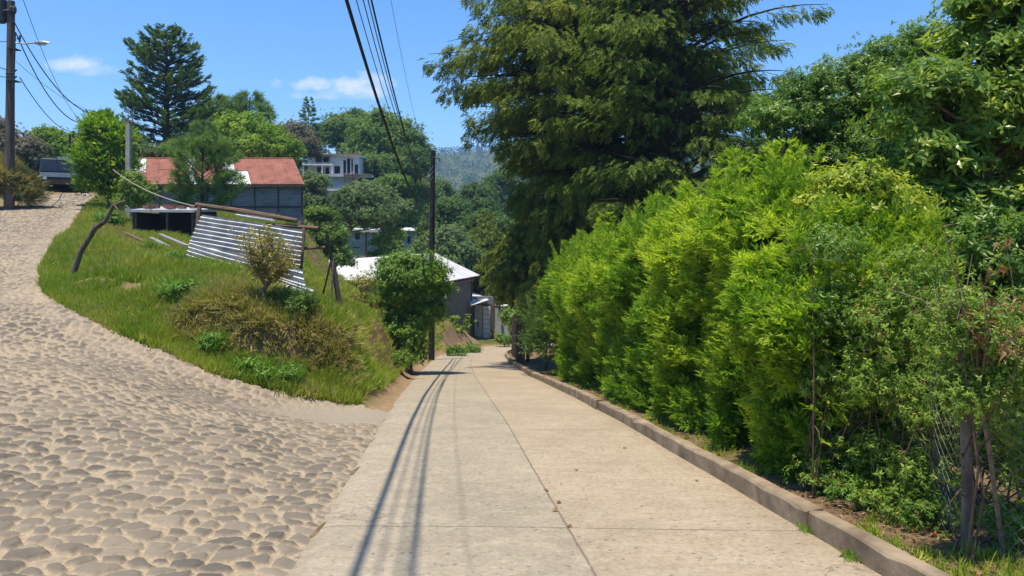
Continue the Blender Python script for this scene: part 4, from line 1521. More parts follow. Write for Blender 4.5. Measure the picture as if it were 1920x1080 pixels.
def blob_crown(blobs, n_clumps, per, clump_r, size, tpls, mat, parent, name='crown', up=.45, flat=.65, floor=None, tone=0.0, shell=(.55, 1.0)):
    """foliage: clumps near the surface of several ellipsoids (x, y, z, rx, ry, rz), each clump a puff of leaf sprays"""
    blobs = np.array(blobs, float)
    vol = (blobs[:, 3] * blobs[:, 4] * blobs[:, 5]) ** .67
    idx = rng.choice(len(blobs), n_clumps, p=vol / vol.sum())
    d = sphere_dirs(n_clumps)
    d[:, 2] = np.where(d[:, 2] < -.35, -d[:, 2] * .6, d[:, 2])
    r = rng.uniform(shell[0] ** 2, shell[1] ** 2, n_clumps) ** .5
    cen = blobs[idx, :3] + blobs[idx, 3:] * d * r[:, None]
    cr = clump_r * rng.uniform(.6, 1.35, n_clumps)
    k = np.repeat(np.arange(n_clumps), per)
    off = rng.normal(0, .5, (len(k), 3))
    off[:, 2] *= flat
    pos = cen[k] + off * cr[k][:, None]
    dirs = unit(off) * .8 + d[k] * .7 + np.array([0, 0, up]) + rng.normal(0, .35, (len(k), 3))
    if floor is not None:
        kk = pos[:, 2] > floor
        pos, dirs, k = pos[kk], dirs[kk], k[kk]
    tonec = rng.normal(0, .16, n_clumps)
    rnd = np.clip(.45 + tonec[k] + rng.normal(0, .16, len(k)) + tone, 0, 1)
    mb = MB()
    mixed_scatter(mb, tpls, pos, dirs, size * rng.uniform(.65, 1.25, len(k)), rnd=rnd)
    return mb.build(name, mat, parent), cen


def limbs(trunk_pts, trunk_r, targets, mat, parent, rad=.05, name='trunk', n=14, sides=7):
    mb = MB()
    trunk_pts = np.asarray(trunk_pts, float)
    mb.tube(trunk_pts, trunk_r, 9)
    if len(targets):
        pick = rng.choice(len(targets), min(n, len(targets)), replace=False)
        for i in pick:
            tgt = targets[i]
            # leave the trunk below the target
            zs = trunk_pts[:, 2]
            zz = np.clip(tgt[2] - rng.uniform(.25, .6) * np.hypot(*(tgt[:2] - trunk_pts[-1, :2])) - .2, zs[0] + .15 * (zs[-1] - zs[0]), zs[-1])
            st = np.array([np.interp(zz, zs, trunk_pts[:, j]) for j in range(3)])
            midp = (st + tgt) / 2 + rng.normal(0, .08, 3) * np.linalg.norm(tgt - st) + (0, 0, -.05 * np.linalg.norm(tgt - st))
            mb.tube([st, midp, tgt], [rad, rad * .65, rad * .2], sides, cap=False)
    return mb.build(name, mat, parent, True)


def broad_tree(name, label, cat, loc, blobs, n_clumps, per, clump_r, size, mat, bark='bark', tpls=None, trunk_r=.18, trunk_top=None, group=None, rad=.06, nl=14, **kw):
    R = thing(name, label, cat, loc, 0, group)
    cr, cen = blob_crown(blobs, n_clumps, per, clump_r, size, tpls or ROS_CHEAP, M[mat], R, **kw)
    b = np.array(blobs, float)
    cx, cy = b[:, 0].mean(), b[:, 1].mean()
    top = trunk_top or (b[:, 2].mean() + .3 * b[:, 5].max())
    limbs([(0, 0, -.4), (cx * .3 + .05, cy * .3, top * .4), (cx * .8, cy * .8, top)], [trunk_r, trunk_r * .75, trunk_r * .35], cen, M[bark], R, rad, n=nl)
    return R


def conifer(name, label, cat, loc, H, prof, n_br, mat, frond_len, n_fr, tpls, bark='darkbark', z0=.1, rise=.15, droop=.35, tip_up=.0, hang=.0, side=.35, trunk_r=None, group=None, top_gap=0.0, br_r=.05, jitter=.18, tone=0.0):
    """trunk with branches; prof(t) gives branch length at relative height t; fronds sit along branches and their side twigs"""
    R = thing(name, label, cat, loc, 0, group)
    trunk_r = trunk_r or H * .016
    tb = MB()
    lean = rng.normal(0, .01, 2) * H
    tb.tube([(0, 0, -.5), (lean[0] * .4, lean[1] * .4, H * .45), (lean[0], lean[1], H * .98)], [trunk_r, trunk_r * .6, .02], 9)
    mb = MB()
    pos, dr, sz, tn = [], [], [], []
    t = z0 + (1 - z0) * (np.arange(n_br) + rng.uniform(0, 1, n_br)) / n_br
    for i, ti in enumerate(t):
        L = prof(ti) * rng.uniform(1 - jitter * 1.6, 1 + jitter)
        if L <= .05:
            continue
        az = i * 2.399 + rng.uniform(-.5, .5)
        h = np.array([math.cos(az), math.sin(az), 0])
        rs = rise + rng.normal(0, .08)
        s = np.linspace(0, 1, 7)
        zc = L * (rs * s - droop * s ** 2 + tip_up * s ** 4)
        base = np.array([lean[0] * ti, lean[1] * ti, ti * H])
        bend = rng.normal(0, .12) * L
        sidev = np.array([-h[1], h[0], 0])
        pts = base + h * (s * L)[:, None] + sidev * (bend * s ** 2)[:, None] + np.array([0, 0, 1.]) * zc[:, None]
        tb.tube(pts, np.linspace(br_r * min(1, L / 3 + .25), .008, 7), 5, cap=False)
        m = max(4, int(n_fr * (.35 + .65 * L / max(1e-3, prof(z0 + .1)))))
        ss = rng.uniform(.12, 1, m) ** .75
        p0 = np.stack([np.interp(ss, s, pts[:, j]) for j in range(3)], 1)
        tang = unit(np.stack([np.interp(np.clip(ss, .05, .95), s, np.gradient(pts[:, j])) for j in range(3)], 1))
        sg = rng.choice([-1, 1], m)
        tl = side * L * (1.05 - ss) * rng.uniform(0, 1, m) + frond_len * .25
        hg = hang * rng.uniform(.2, 1, m)
        o = sidev * (sg * tl)[:, None] + tang * (tl * .55)[:, None] + np.array([0, 0, -1.]) * (hg * (.5 + .5 * L / 3))[:, None]
        d = tang * .9 + sidev * (sg * .7)[:, None] + rng.normal(0, .28, (m, 3)) + np.array([0, 0, 1.]) * (-(hang > 0) * (.5 + 1.3 * hg / max(hang, 1e-3)) + tip_up * .5)[:, None]
        pos.append(p0 + o)
        dr.append(d)
        sz.append(frond_len * rng.uniform(.65, 1.25, m) * (.55 + .45 * min(1, L / 2)))
        tn.append(np.full(m, rng.normal(0, .13)) + (ss - .6) * .35)
    pos, dr, sz, tn = np.concatenate(pos), np.concatenate(dr), np.concatenate(sz), np.concatenate(tn)
    rnd = np.clip(.45 + tn + tone + rng.normal(0, .13, len(pos)), 0, 1)
    mixed_scatter(mb, tpls, pos, dr, sz, rnd=rnd, jitter=.35)
    mb.build('crown', M[mat], R)
    tb.build('trunk', M[bark], R, True)
    return R


# ------------------------------------------------------------------ trees far and middle distance
def cedar_prof(t):
    return np.interp(t, [0, .12, .30, .42, .5, .58, .64, .72, .78, .86, .93, 1], [2.8, 3.9, 4.1, 4.0, 3.0, 3.4, 2.8, 3.1, 2.4, 2.1, 1.4, .6])


c = at(312, 60)
Hc = zpix(52, 60) - c[2]
conifer('cedar_tree', 'tall dark cedar with tiered upswept branches towering behind the red roofed shed', 'tree', c, Hc, cedar_prof, 112, 'cedar', .52, 96, FROND_CHEAP, rise=.46, droop=.52, tip_up=.42, side=.26, jitter=.15, z0=.12, br_r=.10, trunk_r=.38)

pt = conifer('pine_tree', 'green pine with plumed top behind the yellow-green tree, left of two', 'tree', at(408, 72), zpix(185, 72) - at(408, 72)[2], lambda t: np.interp(t, [0, .2, .6, 1], [2.6, 3.4, 2.4, .5]), 85, 'pine', .8, 46, NEED, rise=.55, droop=.2, side=.3, trunk_r=.2, group='pines behind the shed')
copy_thing(pt, 'green pine with plumed top behind the yellow-green tree, taller right one of two', at(466, 74), 1.9, 1.16, 'pines behind the shed')
copy_thing(pt, 'narrow green pine between cedar and taller pine', at(436, 82), 4.0, 1.02, 'pines behind the shed')

fir = conifer('fir_tree', 'small pointed blue-green fir on the skyline left of the white house', 'tree', at(579, 104), zpix(184, 104) - at(579, 104)[2], lambda t: np.interp(t, [0, .15, 1], [2.5, 3.3, .15]), 100, 'pine', .75, 60, FROND_CHEAP, rise=.25, droop=.3, tip_up=.15, side=.3, trunk_r=.2, group='firs on the skyline')
copy_thing(fir, 'low fir on the skyline just left of the pointed blue-green fir', at(535, 108), 1.2, .62, 'firs on the skyline')
copy_thing(fir, 'low fir on the skyline above the grey leafless shrub', at(518, 112), 3.2, .55, 'firs on the skyline')
copy_thing(fir, 'low fir on the skyline right of the pointed blue-green fir', at(612, 110), 2.2, .58, 'firs on the skyline')


def rel(px, py, Y, base):
    p = P(px, py, Y)
    return p - np.array(base)


def px_blobs(base, Y, items, depth=.9):
    """items: (px, py, rx, rz) ellipses as seen, made round in depth"""
    k = Y / F
    return [(*rel(a, b_, Y + dyy, base), rx * k, rx * k * depth, rz * k) for (a, b_, rx, rz, dyy) in [it if len(it) == 5 else (*it, 0) for it in items]]


def seen_tree(name, label, px, Y, items, mat, n_clumps, per, clump, size, zoff=0.0, cat='tree', **kw):
    per, size = int(per * 1.9), size * .72
    b = at(px, Y)
    return broad_tree(name, label, cat, b, px_blobs(b, Y, items), n_clumps, per, clump, size, mat, **kw)


seen_tree('leafy_tree', 'round yellow-green tree behind the red roof right of the cedar', 478, 56, [(470, 250, 62, 36), (430, 268, 40, 30), (525, 280, 38, 26), (480, 285, 80, 26)], 'limeleaf', 190, 26, .75, .42, bark='greybark', trunk_r=.22)
seen_tree('shrub', 'pale green shrub with big leaves above the left end of the red roof', 285, 51, [(270, 283, 34, 16), (305, 290, 30, 14), (262, 298, 20, 12)], 'greyleaf', 70, 16, .42, .36, cat='shrub', trunk_r=.06, rad=.03)
seen_tree('bare_shrub', 'grey-brown half bare shrub tree on the slope between red shed and white house', 545, 80, [(550, 258, 34, 26), (520, 262, 28, 24), (570, 280, 28, 26)], 'browntwig', 150, 20, .8, .42, cat='shrub', bark='greybark', nl=40, rad=.05)
seen_tree('leafy_tree', 'mid green tree on the slope directly above the white house roof', 625, 112, [(640, 245, 34, 32), (612, 262, 30, 28), (660, 262, 34, 34)], 'midleaf', 190, 24, 1.1, .7, trunk_r=.3, rad=.12)
seen_tree('leafy_tree', 'large olive green domed tree right of the white house, biggest on the hill', 715, 106, [(712, 262, 52, 54), (752, 268, 40, 42), (690, 300, 50, 40), (735, 310, 60, 40)], 'midleaf', 430, 24, 1.2, .72, trunk_r=.5, rad=.16)
seen_tree('leafy_tree', 'dark green tree filling the gap below the domed tree right of the white house', 735, 98, [(720, 325, 60, 34), (770, 315, 40, 36), (690, 325, 34, 26)], 'darkleaf', 260, 24, 1.0, .6, trunk_r=.35, rad=.12)
seen_tree('leafy_tree', 'narrow olive tree at the right edge of the hill beside the black pole top', 775, 108, [(778, 292, 30, 32), (768, 325, 36, 34)], 'midleaf', 170, 22, 1.0, .62, trunk_r=.3, rad=.1)
seen_tree('leafy_tree', 'dark tree between the white house and the mid green tree behind it', 672, 116, [(668, 238, 30, 30), (690, 250, 30, 34)], 'darkleaf', 150, 24, 1.1, .7, trunk_r=.3, rad=.1)
seen_tree('leafy_tree', 'small rounded tree at the corner of the white house terrace', 742, 84, [(742, 345, 28, 20), (720, 352, 24, 16)], 'midleaf', 110, 20, .6, .42, trunk_r=.15)
seen_tree('shrub', 'upright grey-green shrub at the right end wall of the red shed', 590, 66, [(590, 352, 20, 32), (588, 385, 24, 26)], 'greyleaf', 110, 22, .55, .36, cat='shrub', trunk_r=.09, rad=.03)
seen_tree('willow_tree', 'broad grey-green tree in front of the white house lower walls', 622, 70, [(690, 375, 58, 30), (655, 395, 46, 28), (725, 398, 44, 28), (690, 402, 66, 20)], 'greyleaf', 330, 24, .75, .48, trunk_r=.28, rad=.08, up=.1)
seen_tree('shrub', 'loose green shrub between corrugated fence and grey cabin', 605, 50, [(600, 405, 30, 18), (618, 450, 34, 30), (590, 470, 30, 34), (640, 490, 22, 18)], 'midleaf', 150, 20, .5, .32, cat='shrub', trunk_r=.08, rad=.03)
seen_tree('shrub', 'bright yellow-green young tree in front of the grey cabin roof', 705, 73, [(700, 425, 26, 14), (735, 440, 22, 24), (715, 455, 22, 18), (712, 482, 26, 22)], 'limeleaf', 95, 18, .42, .32, cat='shrub', trunk_r=.07, rad=.03)
seen_tree('shrub', 'small dark green bush just right of the grey cabin wall', 735, 76, [(735, 462, 18, 18)], 'midleaf', 40, 18, .4, .32, cat='shrub', trunk_r=.05, rad=.025)

# the wooded valley: one tree built for each kind, the others copied
vb = seen_tree('valley_tree', 'rounded green tree in the valley just left of the black pole', 772, 101, [(770, 365, 34, 26), (792, 395, 38, 34), (752, 400, 36, 34), (770, 440, 46, 60)], 'midleaf', 330, 24, .8, .5, trunk_r=.25, group='trees in the valley', rad=.08)
vd = seen_tree('valley_tree', 'dark shaded tree in the valley close right of the black pole', 842, 84, [(842, 395, 36, 26), (864, 425, 40, 36), (822, 428, 36, 36), (842, 470, 50, 60)], 'darkleaf', 340, 24, .8, .5, trunk_r=.25, group='trees in the valley', rad=.08)
vg = seen_tree('valley_tree', 'light green bushy tree in the valley behind the white sheet roof', 835, 66, [(835, 450, 34, 24), (808, 472, 32, 28), (862, 476, 36, 30), (835, 505, 50, 50)], 'greyleaf', 330, 24, .7, .44, trunk_r=.2, group='trees in the valley', rad=.07)
vsp = [(vb, 850, 118, .95, 1.0, 'tree on the valley floor with its top against the blue hill, right of the pole'),
       (vd, 895, 112, 2.2, 1.05, 'dark valley tree below the blue hill near the big conifer'),
       (vb, 915, 92, 3.1, .95, 'green valley tree beneath the lowest left branches of the big conifer'),
       (vg, 815, 104, 4.2, 1.25, 'pale valley tree directly behind the upper half of the black pole'),
       (vd, 780, 112, 5.2, .9, 'dark valley tree low between the domed tree and black pole'),
       (vg, 880, 98, 1.2, 1.2, 'pale valley tree in the middle of the woods right of the pole'),
       (vb, 880, 72, .5, .95, 'green valley tree behind the white roof house gable'),
       (vd, 915, 74, 2.6, 1.0, 'dark valley tree behind the metal gate shelter'),
       (vb, 955, 84, 4.6, 1.1, 'green valley tree above the blue house roof'),
       (vd, 1010, 90, 3.6, 1.2, 'dark valley tree mostly hidden behind the big conifer'),
       (vb, 1080, 84, 1.6, 1.25, 'green valley tree deep behind the hedge and conifer'),
       (vb, 745, 128, 5.6, 1.2, 'valley tree at the foot of the domed hill tree'),
       (vd, 940, 130, .3, 1.3, 'far dark valley tree standing under the blue ridge')]
for (src, px, Y, rz, sc, lab) in vsp:
    copy_thing(src, lab, at(px, Y), rz, sc)
for i, (px, Y, sc, rz) in enumerate(((1180, 60, .75, .4), (1330, 48, .6, 1.4), (1500, 52, 1.1, 2.4), (1660, 40, 1.3, 3.4), (1290, 74, .8, 4.4), (1800, 34, 1.5, 5.4))):
    copy_thing((vd, vb)[i % 2], 'background tree seen only through gaps in the big trees at right', at(px, Y), rz, sc, 'trees glimpsed behind the right-hand trees')

# left far trees
seen_tree('leafy_tree', 'bright yellow-green tree above the parked truck', 95, 66, [(92, 262, 32, 20), (110, 280, 30, 20), (75, 285, 26, 18)], 'limeleaf', 130, 22, .6, .42, trunk_r=.15)
seen_tree('brown_tree', 'brownish thin tree behind the tall pole at far left', 30, 58, [(20, 275, 36, 28), (50, 285, 32, 24), (-20, 260, 40, 40)], 'browntwig', 150, 18, .7, .38, trunk_r=.16, bark='greybark', nl=30)
seen_tree('shrub', 'dark green shrub behind the parked vehicles under the brownish tree', 50, 60, [(40, 315, 40, 24), (-20, 320, 50, 30)], 'darkleaf', 110, 20, .6, .4, cat='shrub', trunk_r=.09)
seen_tree('shrub', 'light green shrub between the truck and the columnar tree', 150, 50, [(152, 325, 16, 22), (162, 285, 14, 20), (150, 348, 16, 12)], 'limeleaf', 70, 20, .45, .34, cat='shrub', trunk_r=.06, rad=.03)
seen_tree('leafy_tree', 'bluish dark tree far behind the two thin posts up the lane', 160, 84, [(150, 275, 30, 24), (180, 270, 24, 24)], 'darkleaf', 110, 20, .8, .55, trunk_r=.2)
# columnar tree beside the lane
seen_tree('columnar_tree', 'dense bright green columnar tree at the crest of the cobbled lane', 205, 39, [(190, 250, 32, 36), (215, 268, 30, 40), (188, 300, 42, 42), (218, 320, 32, 46), (185, 345, 32, 34), (212, 365, 26, 32)], 'hedge', 420, 20, .42, .36, tpls=FROND_CHEAP, trunk_r=.13, bark='greybark', rad=.03, up=.7)
seen_tree('twiggy_bush', 'reddish twiggy bush between the concrete post and red roof', 258, 35, [(252, 350, 22, 24), (268, 365, 18, 16), (245, 378, 18, 20)], 'tangle', 70, 18, .35, .24, cat='shrub', bark='twig', trunk_r=.04, rad=.02, nl=25)
# young pine before the shed
cpn = at(378, 37)
cpn = (cpn[0], cpn[1], cpn[2] - .3)
conifer('young_pine', 'young long-needled pine standing in front of the red roof', 'tree', cpn, zpix(238, 37) - cpn[2], lambda t: np.interp(t, [0, .2, .5, .7, .9, 1], [1.2, 1.6, 1.5, 1.1, .5, .2]), 66, 'pine', .44, 46, NEED, rise=.8, droop=.1, side=.25, trunk_r=.1, br_r=.03, z0=.08)
#@@FAR_END


# ------------------------------------------------------------------ right-hand side: conifers, hedge, shrubs, fence
def big_prof(t):
    return np.interp(t, [0, .14, .2, .3, .4, .48, .56, .62, .72, .85, 1], [.3, 1.2, 2.4, 3.5, 4.2, 5.2, 6.5, 5.6, 5.3, 3.6, .3])


c = at(1118, 31.5)
conifer('drooping_cypress', 'huge dark cypress with drooping curtains of foliage overhanging the concrete road', 'tree', c, 21.5, big_prof, 330, 'cypress', .50, 118, FROND, rise=.34, droop=.42, tip_up=.08, hang=.55, side=.26, z0=.2, trunk_r=.42, br_r=.08, jitter=.17)
c = at(1268, 26.0)
conifer('open_conifer', 'dark conifer with bare forking limbs and sky gaps right of the drooping cypress', 'tree', c, 17.5, lambda t: np.interp(t, [0, .18, .3, .5, .7, 1], [1.2, 2.8, 3.9, 4.2, 3.9, 1.0]), 150, 'cypress2', .42, 92, FROND, rise=.8, droop=.55, tip_up=.05, hang=.3, side=.34, z0=.2, trunk_r=.25, br_r=.075, jitter=.22)

# olive drooping shrubs in front of the cypress, by the road bend
for (px, Y, pyt, wr, z0, lab) in ((905, 70, 395, 2.9, .15, 'olive green drooping conifer leftmost at the road bend, beyond the gate shelter'),
                                  (990, 36, 398, 2.1, .44, 'olive green conifer leaning over the road end above the wooden fence'),
                                  (1055, 30, 418, 1.6, .34, 'olive conifer joining the far end of the bright hedge'),
                                  (1000, 62, 430, 2.4, .1, 'olive drooping conifer in front of the blue house')):
    b = at(px, Y)
    conifer('olive_conifer', lab, 'shrub', b, zpix(pyt, Y) - b[2], lambda t, w=wr, q=z0: np.interp(t, [0, q, q + .18, .75, 1], [w * .4, w * .7, w, w * .75, .15]), 120, 'olive', .40, 60, FROND_CHEAP, rise=.6, droop=.62, hang=.3, side=.3, z0=z0, trunk_r=.10, br_r=.03, group='olive conifers at the road bend')

# hedge ------------------------------------------------------------
TOP = [(1050, 490), (1100, 468), (1150, 446), (1200, 428), (1250, 405), (1300, 385), (1350, 372), (1400, 372), (1450, 380), (1480, 420), (1520, 462), (1560, 500)]


def hedge_x(y):
    return road_xr(y) + .42


def solve_Y(px, off):
    lo, hi = 3.0, 60.0
    for _ in range(50):
        m_ = (lo + hi) / 2
        if 960 + F * (float(road_xr(m_)) + off) / m_ > px:
            lo = m_
        else:
            hi = m_
    return (lo + hi) / 2


tY, tZ = [], []
for px, py in TOP:
    Y = solve_Y(px, .85)
    tY.append(Y)
    tZ.append(zpix(py, Y))
order = np.argsort(tY)
tY, tZ = np.array(tY)[order], np.array(tZ)[order]


def hedge():
    y0, y1 = 6.75, 25.0
    R = thing('hedge', 'long bright green feathery conifer hedge growing along the kerb of the concrete road', 'hedge', (float(hedge_x(12)), 12, gz(float(hedge_x(12)) + .4, 12)))
    o = np.array(R.location)
    mb = MB()
    n = 52000
    # sample more densely near the viewer
    u = rng.random(n)
    y = y0 * (y1 / y0) ** (u ** .9)
    zb = road_z(y) + .10
    zt = np.interp(y, tY, tZ)
    hrel = rng.random(n) ** .85
    z = zb + (zt - zb) * hrel
    p = np.stack([y * .9, z * 1.0, 0 * y], 1)
    col = vnoise(np.stack([y * 1.7, 0 * y, 0 * y], 1), 31)
    bul = (vnoise(p, 32) - .5) * 1.25 + (vnoise(p * 2.4, 33) - .5) * .8 + (col - .5) * .4
    depth = np.abs(rng.normal(0, .24, n))
    wide = 1.5
    topround = smooth(.72, 1.0, hrel) ** 1.5
    x = hedge_x(y) + .14 - bul * .42 + depth + topround * .45 - .12 * smooth(.3, .7, hrel)
    # a share goes on the top
    k = rng.random(n) < .26
    xt = hedge_x(y) + .2 + rng.random(n) * wide
    zt2 = zt - .05 - .4 * ((xt - hedge_x(y) - .8) / 1.0) ** 2 + (vnoise(np.stack([y * 1.6, xt * 1.6, 0 * y], 1), 34) - .5) * 1.15 - rng.random(n) ** 2 * .5
    x = np.where(k, xt, x)
    z = np.where(k, zt2, z)
    # tone: neighbouring plants differ a little in hue, higher sprays are paler
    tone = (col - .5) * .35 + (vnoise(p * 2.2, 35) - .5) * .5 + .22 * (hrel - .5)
    hole = vnoise(np.stack([y * 2.6, z * 2.6, 0 * y], 1), 37) < .35 - .12 * k
    far_in = rng.random(n) < .12
    keep = ~hole | far_in
    x = np.where(hole, x + .4, x)
    pos = np.stack([x, y, z], 1)
    d = np.stack([-.75 + .5 * k + rng.normal(0, .45, n), rng.normal(-.15, .55, n), .55 + .35 * k + rng.normal(0, .45, n)], 1)
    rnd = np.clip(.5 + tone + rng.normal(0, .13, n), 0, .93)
    size = (.09 + .2 * rng.random(n) ** 1.6) * (1 + .25 * smooth(12, 24, y))
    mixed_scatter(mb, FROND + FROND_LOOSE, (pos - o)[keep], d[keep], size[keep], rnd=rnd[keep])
    # loose leaders standing up out of the top
    P2, D2, S2 = [], [], []
    for i in range(120):
        yy = y0 + .4 + (y1 - y0 - .5) * rng.random() ** 1.3
        xx = float(hedge_x(yy)) + rng.uniform(.15, 1.3)
        zt_ = float(np.interp(yy, tY, tZ)) - .2
        L = rng.uniform(.25, .85)
        m_ = int(L * 50)
        s = rng.random(m_)
        lean = rng.normal(0, .18, 2)
        q = np.stack([xx + lean[0] * s * L + rng.normal(0, .05, m_) * (1.1 - s), yy + lean[1] * s * L + rng.normal(0, .05, m_) * (1.1 - s), zt_ + s * L], 1)
        P2.append(q)
        D2.append(np.stack([rng.normal(lean[0], .5, m_), rng.normal(lean[1], .5, m_), np.full(m_, .9)], 1))
        S2.append(rng.uniform(.10, .18, m_))
    P2, D2, S2 = np.concatenate(P2), np.concatenate(D2), np.concatenate(S2)
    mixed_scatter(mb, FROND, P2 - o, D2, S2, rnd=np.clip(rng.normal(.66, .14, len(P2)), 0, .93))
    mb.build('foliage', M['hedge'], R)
    # inner foliage, sparse and deep
    mb = MB()
    n = 14000
    y = y0 + (y1 - y0) * rng.random(n)
    zb, zt = road_z(y) + .2, np.interp(y, tY, tZ) - .3
    z = zb + (zt - zb) * rng.random(n)
    x = hedge_x(y) + .45 + rng.random(n) * 1.0
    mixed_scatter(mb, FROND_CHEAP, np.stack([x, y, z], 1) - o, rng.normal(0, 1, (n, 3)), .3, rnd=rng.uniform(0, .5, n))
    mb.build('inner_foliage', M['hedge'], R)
    # stems
    for i in range(26):
        yy = y0 + .25 + i * (y1 - y0 - .4) / 26 + rng.uniform(-.2, .2)
        xx = float(hedge_x(yy)) + rng.uniform(.35, .6)
        zz = gz(xx, yy)
        h = float(np.interp(yy, tY, tZ)) - zz
        q = MB().tube([(xx - o[0], yy - o[1], zz - .1 - o[2]), (xx + rng.normal(0, .06) - o[0], yy + rng.normal(0, .06) - o[1], zz + h * .5 - o[2]), (xx + rng.normal(.1, .1) - o[0], yy - o[1], zz + h * .92 - o[2])], [.028, .022, .008], 6)
        q.build('stem', M['bark'], R, True)


hedge()


def spire(px, pyt, Y, off, lab, w):
    x = float(road_xr(Y)) + off
    b = (x, Y, gz(x, Y))
    H = zpix(pyt, Y) - b[2]
    conifer('young_conifer', lab, 'shrub', b, H, lambda t: np.interp(t, [0, .35, .7, .9, 1], [w * .9, w, w * .75, w * .4, .05]), 110, 'hedge', .21, 46, FROND, rise=.8, droop=.15, side=.3, z0=.1, trunk_r=.04, br_r=.012, tone=.1, group='young conifers rising out of the hedge')


spire(1325, 288, 11.0, 1.35, 'feathery light green conifer tip rising above the hedge, left one of the tall two', .62)
spire(1425, 268, 10.0, 1.6, 'feathery light green conifer tip rising above the hedge, right one of the tall two', .66)
spire(1385, 345, 9.6, 1.2, 'short feathery conifer tip between the two tall ones in the hedge', .6)
spire(1135, 400, 19.0, 1.2, 'small feathery tip at the far half of the hedge top', .5)


# broadleaf trees behind the hedge
def leaf_tree(name, label, loc, blobs, n_clumps, per, clump_r, size, mat, tpls, trunk_r, rad, **kw):
    return broad_tree(name, label, 'tree', loc, blobs, n_clumps, per, clump_r, size, mat, tpls=tpls, trunk_r=trunk_r, rad=rad, **kw)


b = at(1560, 14.5)
leaf_tree('leafy_tree', 'dark glossy broadleaf tree behind the hedge between conifer and large-leaved tree', b,
          px_blobs(b, 14.5, [(1480, 240, 90, 80), (1570, 180, 110, 74), (1640, 140, 74, 66), (1450, 330, 70, 70), (1560, 330, 130, 110), (1680, 230, 120, 120), (1500, 430, 100, 90), (1735, 92, 56, 60)]), 900, 20, .25, .15, 'broad', ROS, .16, .05, nl=60, up=.7, shell=(.45, 1.0))
b = at(1800, 9.3)
leaf_tree('large_leaved_tree', 'broadleaf tree with large hanging sunlit leaves at the right edge', b,
          px_blobs(b, 9.3, [(1872, 105, 92, 100), (1780, 200, 130, 110), (1900, 260, 130, 130), (1740, 300, 90, 70), (1960, 40, 150, 180), (1880, 20, 80, 80), (1890, 420, 120, 90), (2050, 260, 160, 200), (1760, 390, 90, 60)]), 580, 15, .24, .19, 'bigleaf', [t_rosette(n_, .72, .30, s, .1) for n_, s in ((5, 7), (7, 8), (4, 9), (6, 10))], .14, .045, nl=60, up=.7, shell=(.4, 1.0))
b = at(1930, 12.5)
leaf_tree('leafy_tree', 'deep shaded tree filling the background at the right edge', b, px_blobs(b, 12.5, [(1900, 420, 160, 150), (1760, 480, 130, 110), (2050, 350, 200, 230), (1900, 560, 170, 90)]), 520, 20, .4, .24, 'broad', ROS, .16, .05, nl=30)
b = at(1860, 8.5)
broad_tree('dark_shrub', 'dark leafy shrub under the large-leaved tree hiding its trunk', 'shrub', b, px_blobs(b, 8.5, [(1850, 480, 90, 80), (1930, 520, 90, 100), (1780, 530, 70, 70), (1860, 590, 90, 80)]), 260, 18, .26, .16, 'broad', tpls=ROS, trunk_r=.05, rad=.02, nl=20)
b = at(1620, 7.9)
broad_tree('yellow_shrub', 'yellow-green broadleaf shrub lit above the tangled bushes', 'shrub', b, px_blobs(b, 7.9, [(1600, 350, 62, 34), (1580, 390, 60, 34), (1660, 400, 70, 44), (1640, 450, 80, 50), (1700, 440, 40, 40)]), 260, 17, .18, .13, 'yellowleaf', tpls=ROS, bark='greybark', trunk_r=.05, rad=.018, nl=30)


# tangled shrubs nearest the viewer
def tangle(label, px, Y, blobs, n, per, size, mat='tangle', stems=9):
    b = at(px, Y)
    R = thing('tangled_shrub', label, 'shrub', b, 0, 'tangled shrubs along the chain-link fence')
    bl = px_blobs(b, Y, blobs)
    cr, cen = blob_crown(bl, n, per, .14, size, ROS + ROS_SMALL, M[mat], R, up=.35, flat=.9, shell=(.25, 1.0), floor=.02)
    mbs = MB()
    for i in range(stems):
        a0 = rng.uniform(0, 6.28)
        tgt = cen[rng.integers(len(cen))]
        st = np.array([math.cos(a0) * .3, math.sin(a0) * .22, -.05])
        mid_ = (st + tgt) / 2 + rng.normal(0, .12, 3)
        mbs.tube([st, mid_, tgt], [.009, .007, .003], 6, cap=False)
        for j in range(5):
            s = st + (tgt - st) * rng.uniform(.3, 1)
            e = s + rng.normal(0, .22, 3) + (0, 0, .12)
            mbs.tube([s, (s + e) / 2 + rng.normal(0, .04, 3), e], [.006, .005, .002], 5, cap=False)
    mbs.build('twigs', M['browntwigs'], R, True)
    return R


M['browntwigs'] = plain('brown_twigs', (.17, .11, .07), (.07, .045, .03), 15, .9, bmp=.2)
tangle('leafy tangled shrub at the near end of the hedge, left in the tangle', 1560, 6.9, [(1570, 590, 80, 100), (1600, 720, 90, 120), (1560, 480, 60, 60), (1620, 860, 70, 70)], 190, 14, .09, 'broad')
tangle('leafy tangled shrub in the middle behind the chain-link fence', 1690, 6.3, [(1690, 620, 90, 110), (1680, 740, 100, 110), (1710, 520, 70, 60), (1690, 860, 90, 60)], 200, 13, .085)
tangle('leafy tangled shrub just left of the wooden fence post', 1765, 5.9, [(1780, 700, 70, 90), (1760, 800, 80, 90), (1790, 600, 60, 70), (1740, 890, 60, 60)], 150, 13, .08)
tangle('leafy sprigs growing round the wooden fence post and hiding its top', 1890, 4.95, [(1800, 640, 75, 70), (1785, 750, 60, 65), (1845, 740, 55, 75), (1830, 600, 65, 60), (1890, 690, 60, 80)], 170, 12, .07, stems=2)
tangle('leafy shrub at the right edge in front of the chain-link mesh', 1935, 5.25, [(1890, 800, 45, 60), (1920, 720, 60, 90), (1940, 880, 40, 60), (1900, 620, 60, 60)], 150, 12, .075, stems=2)
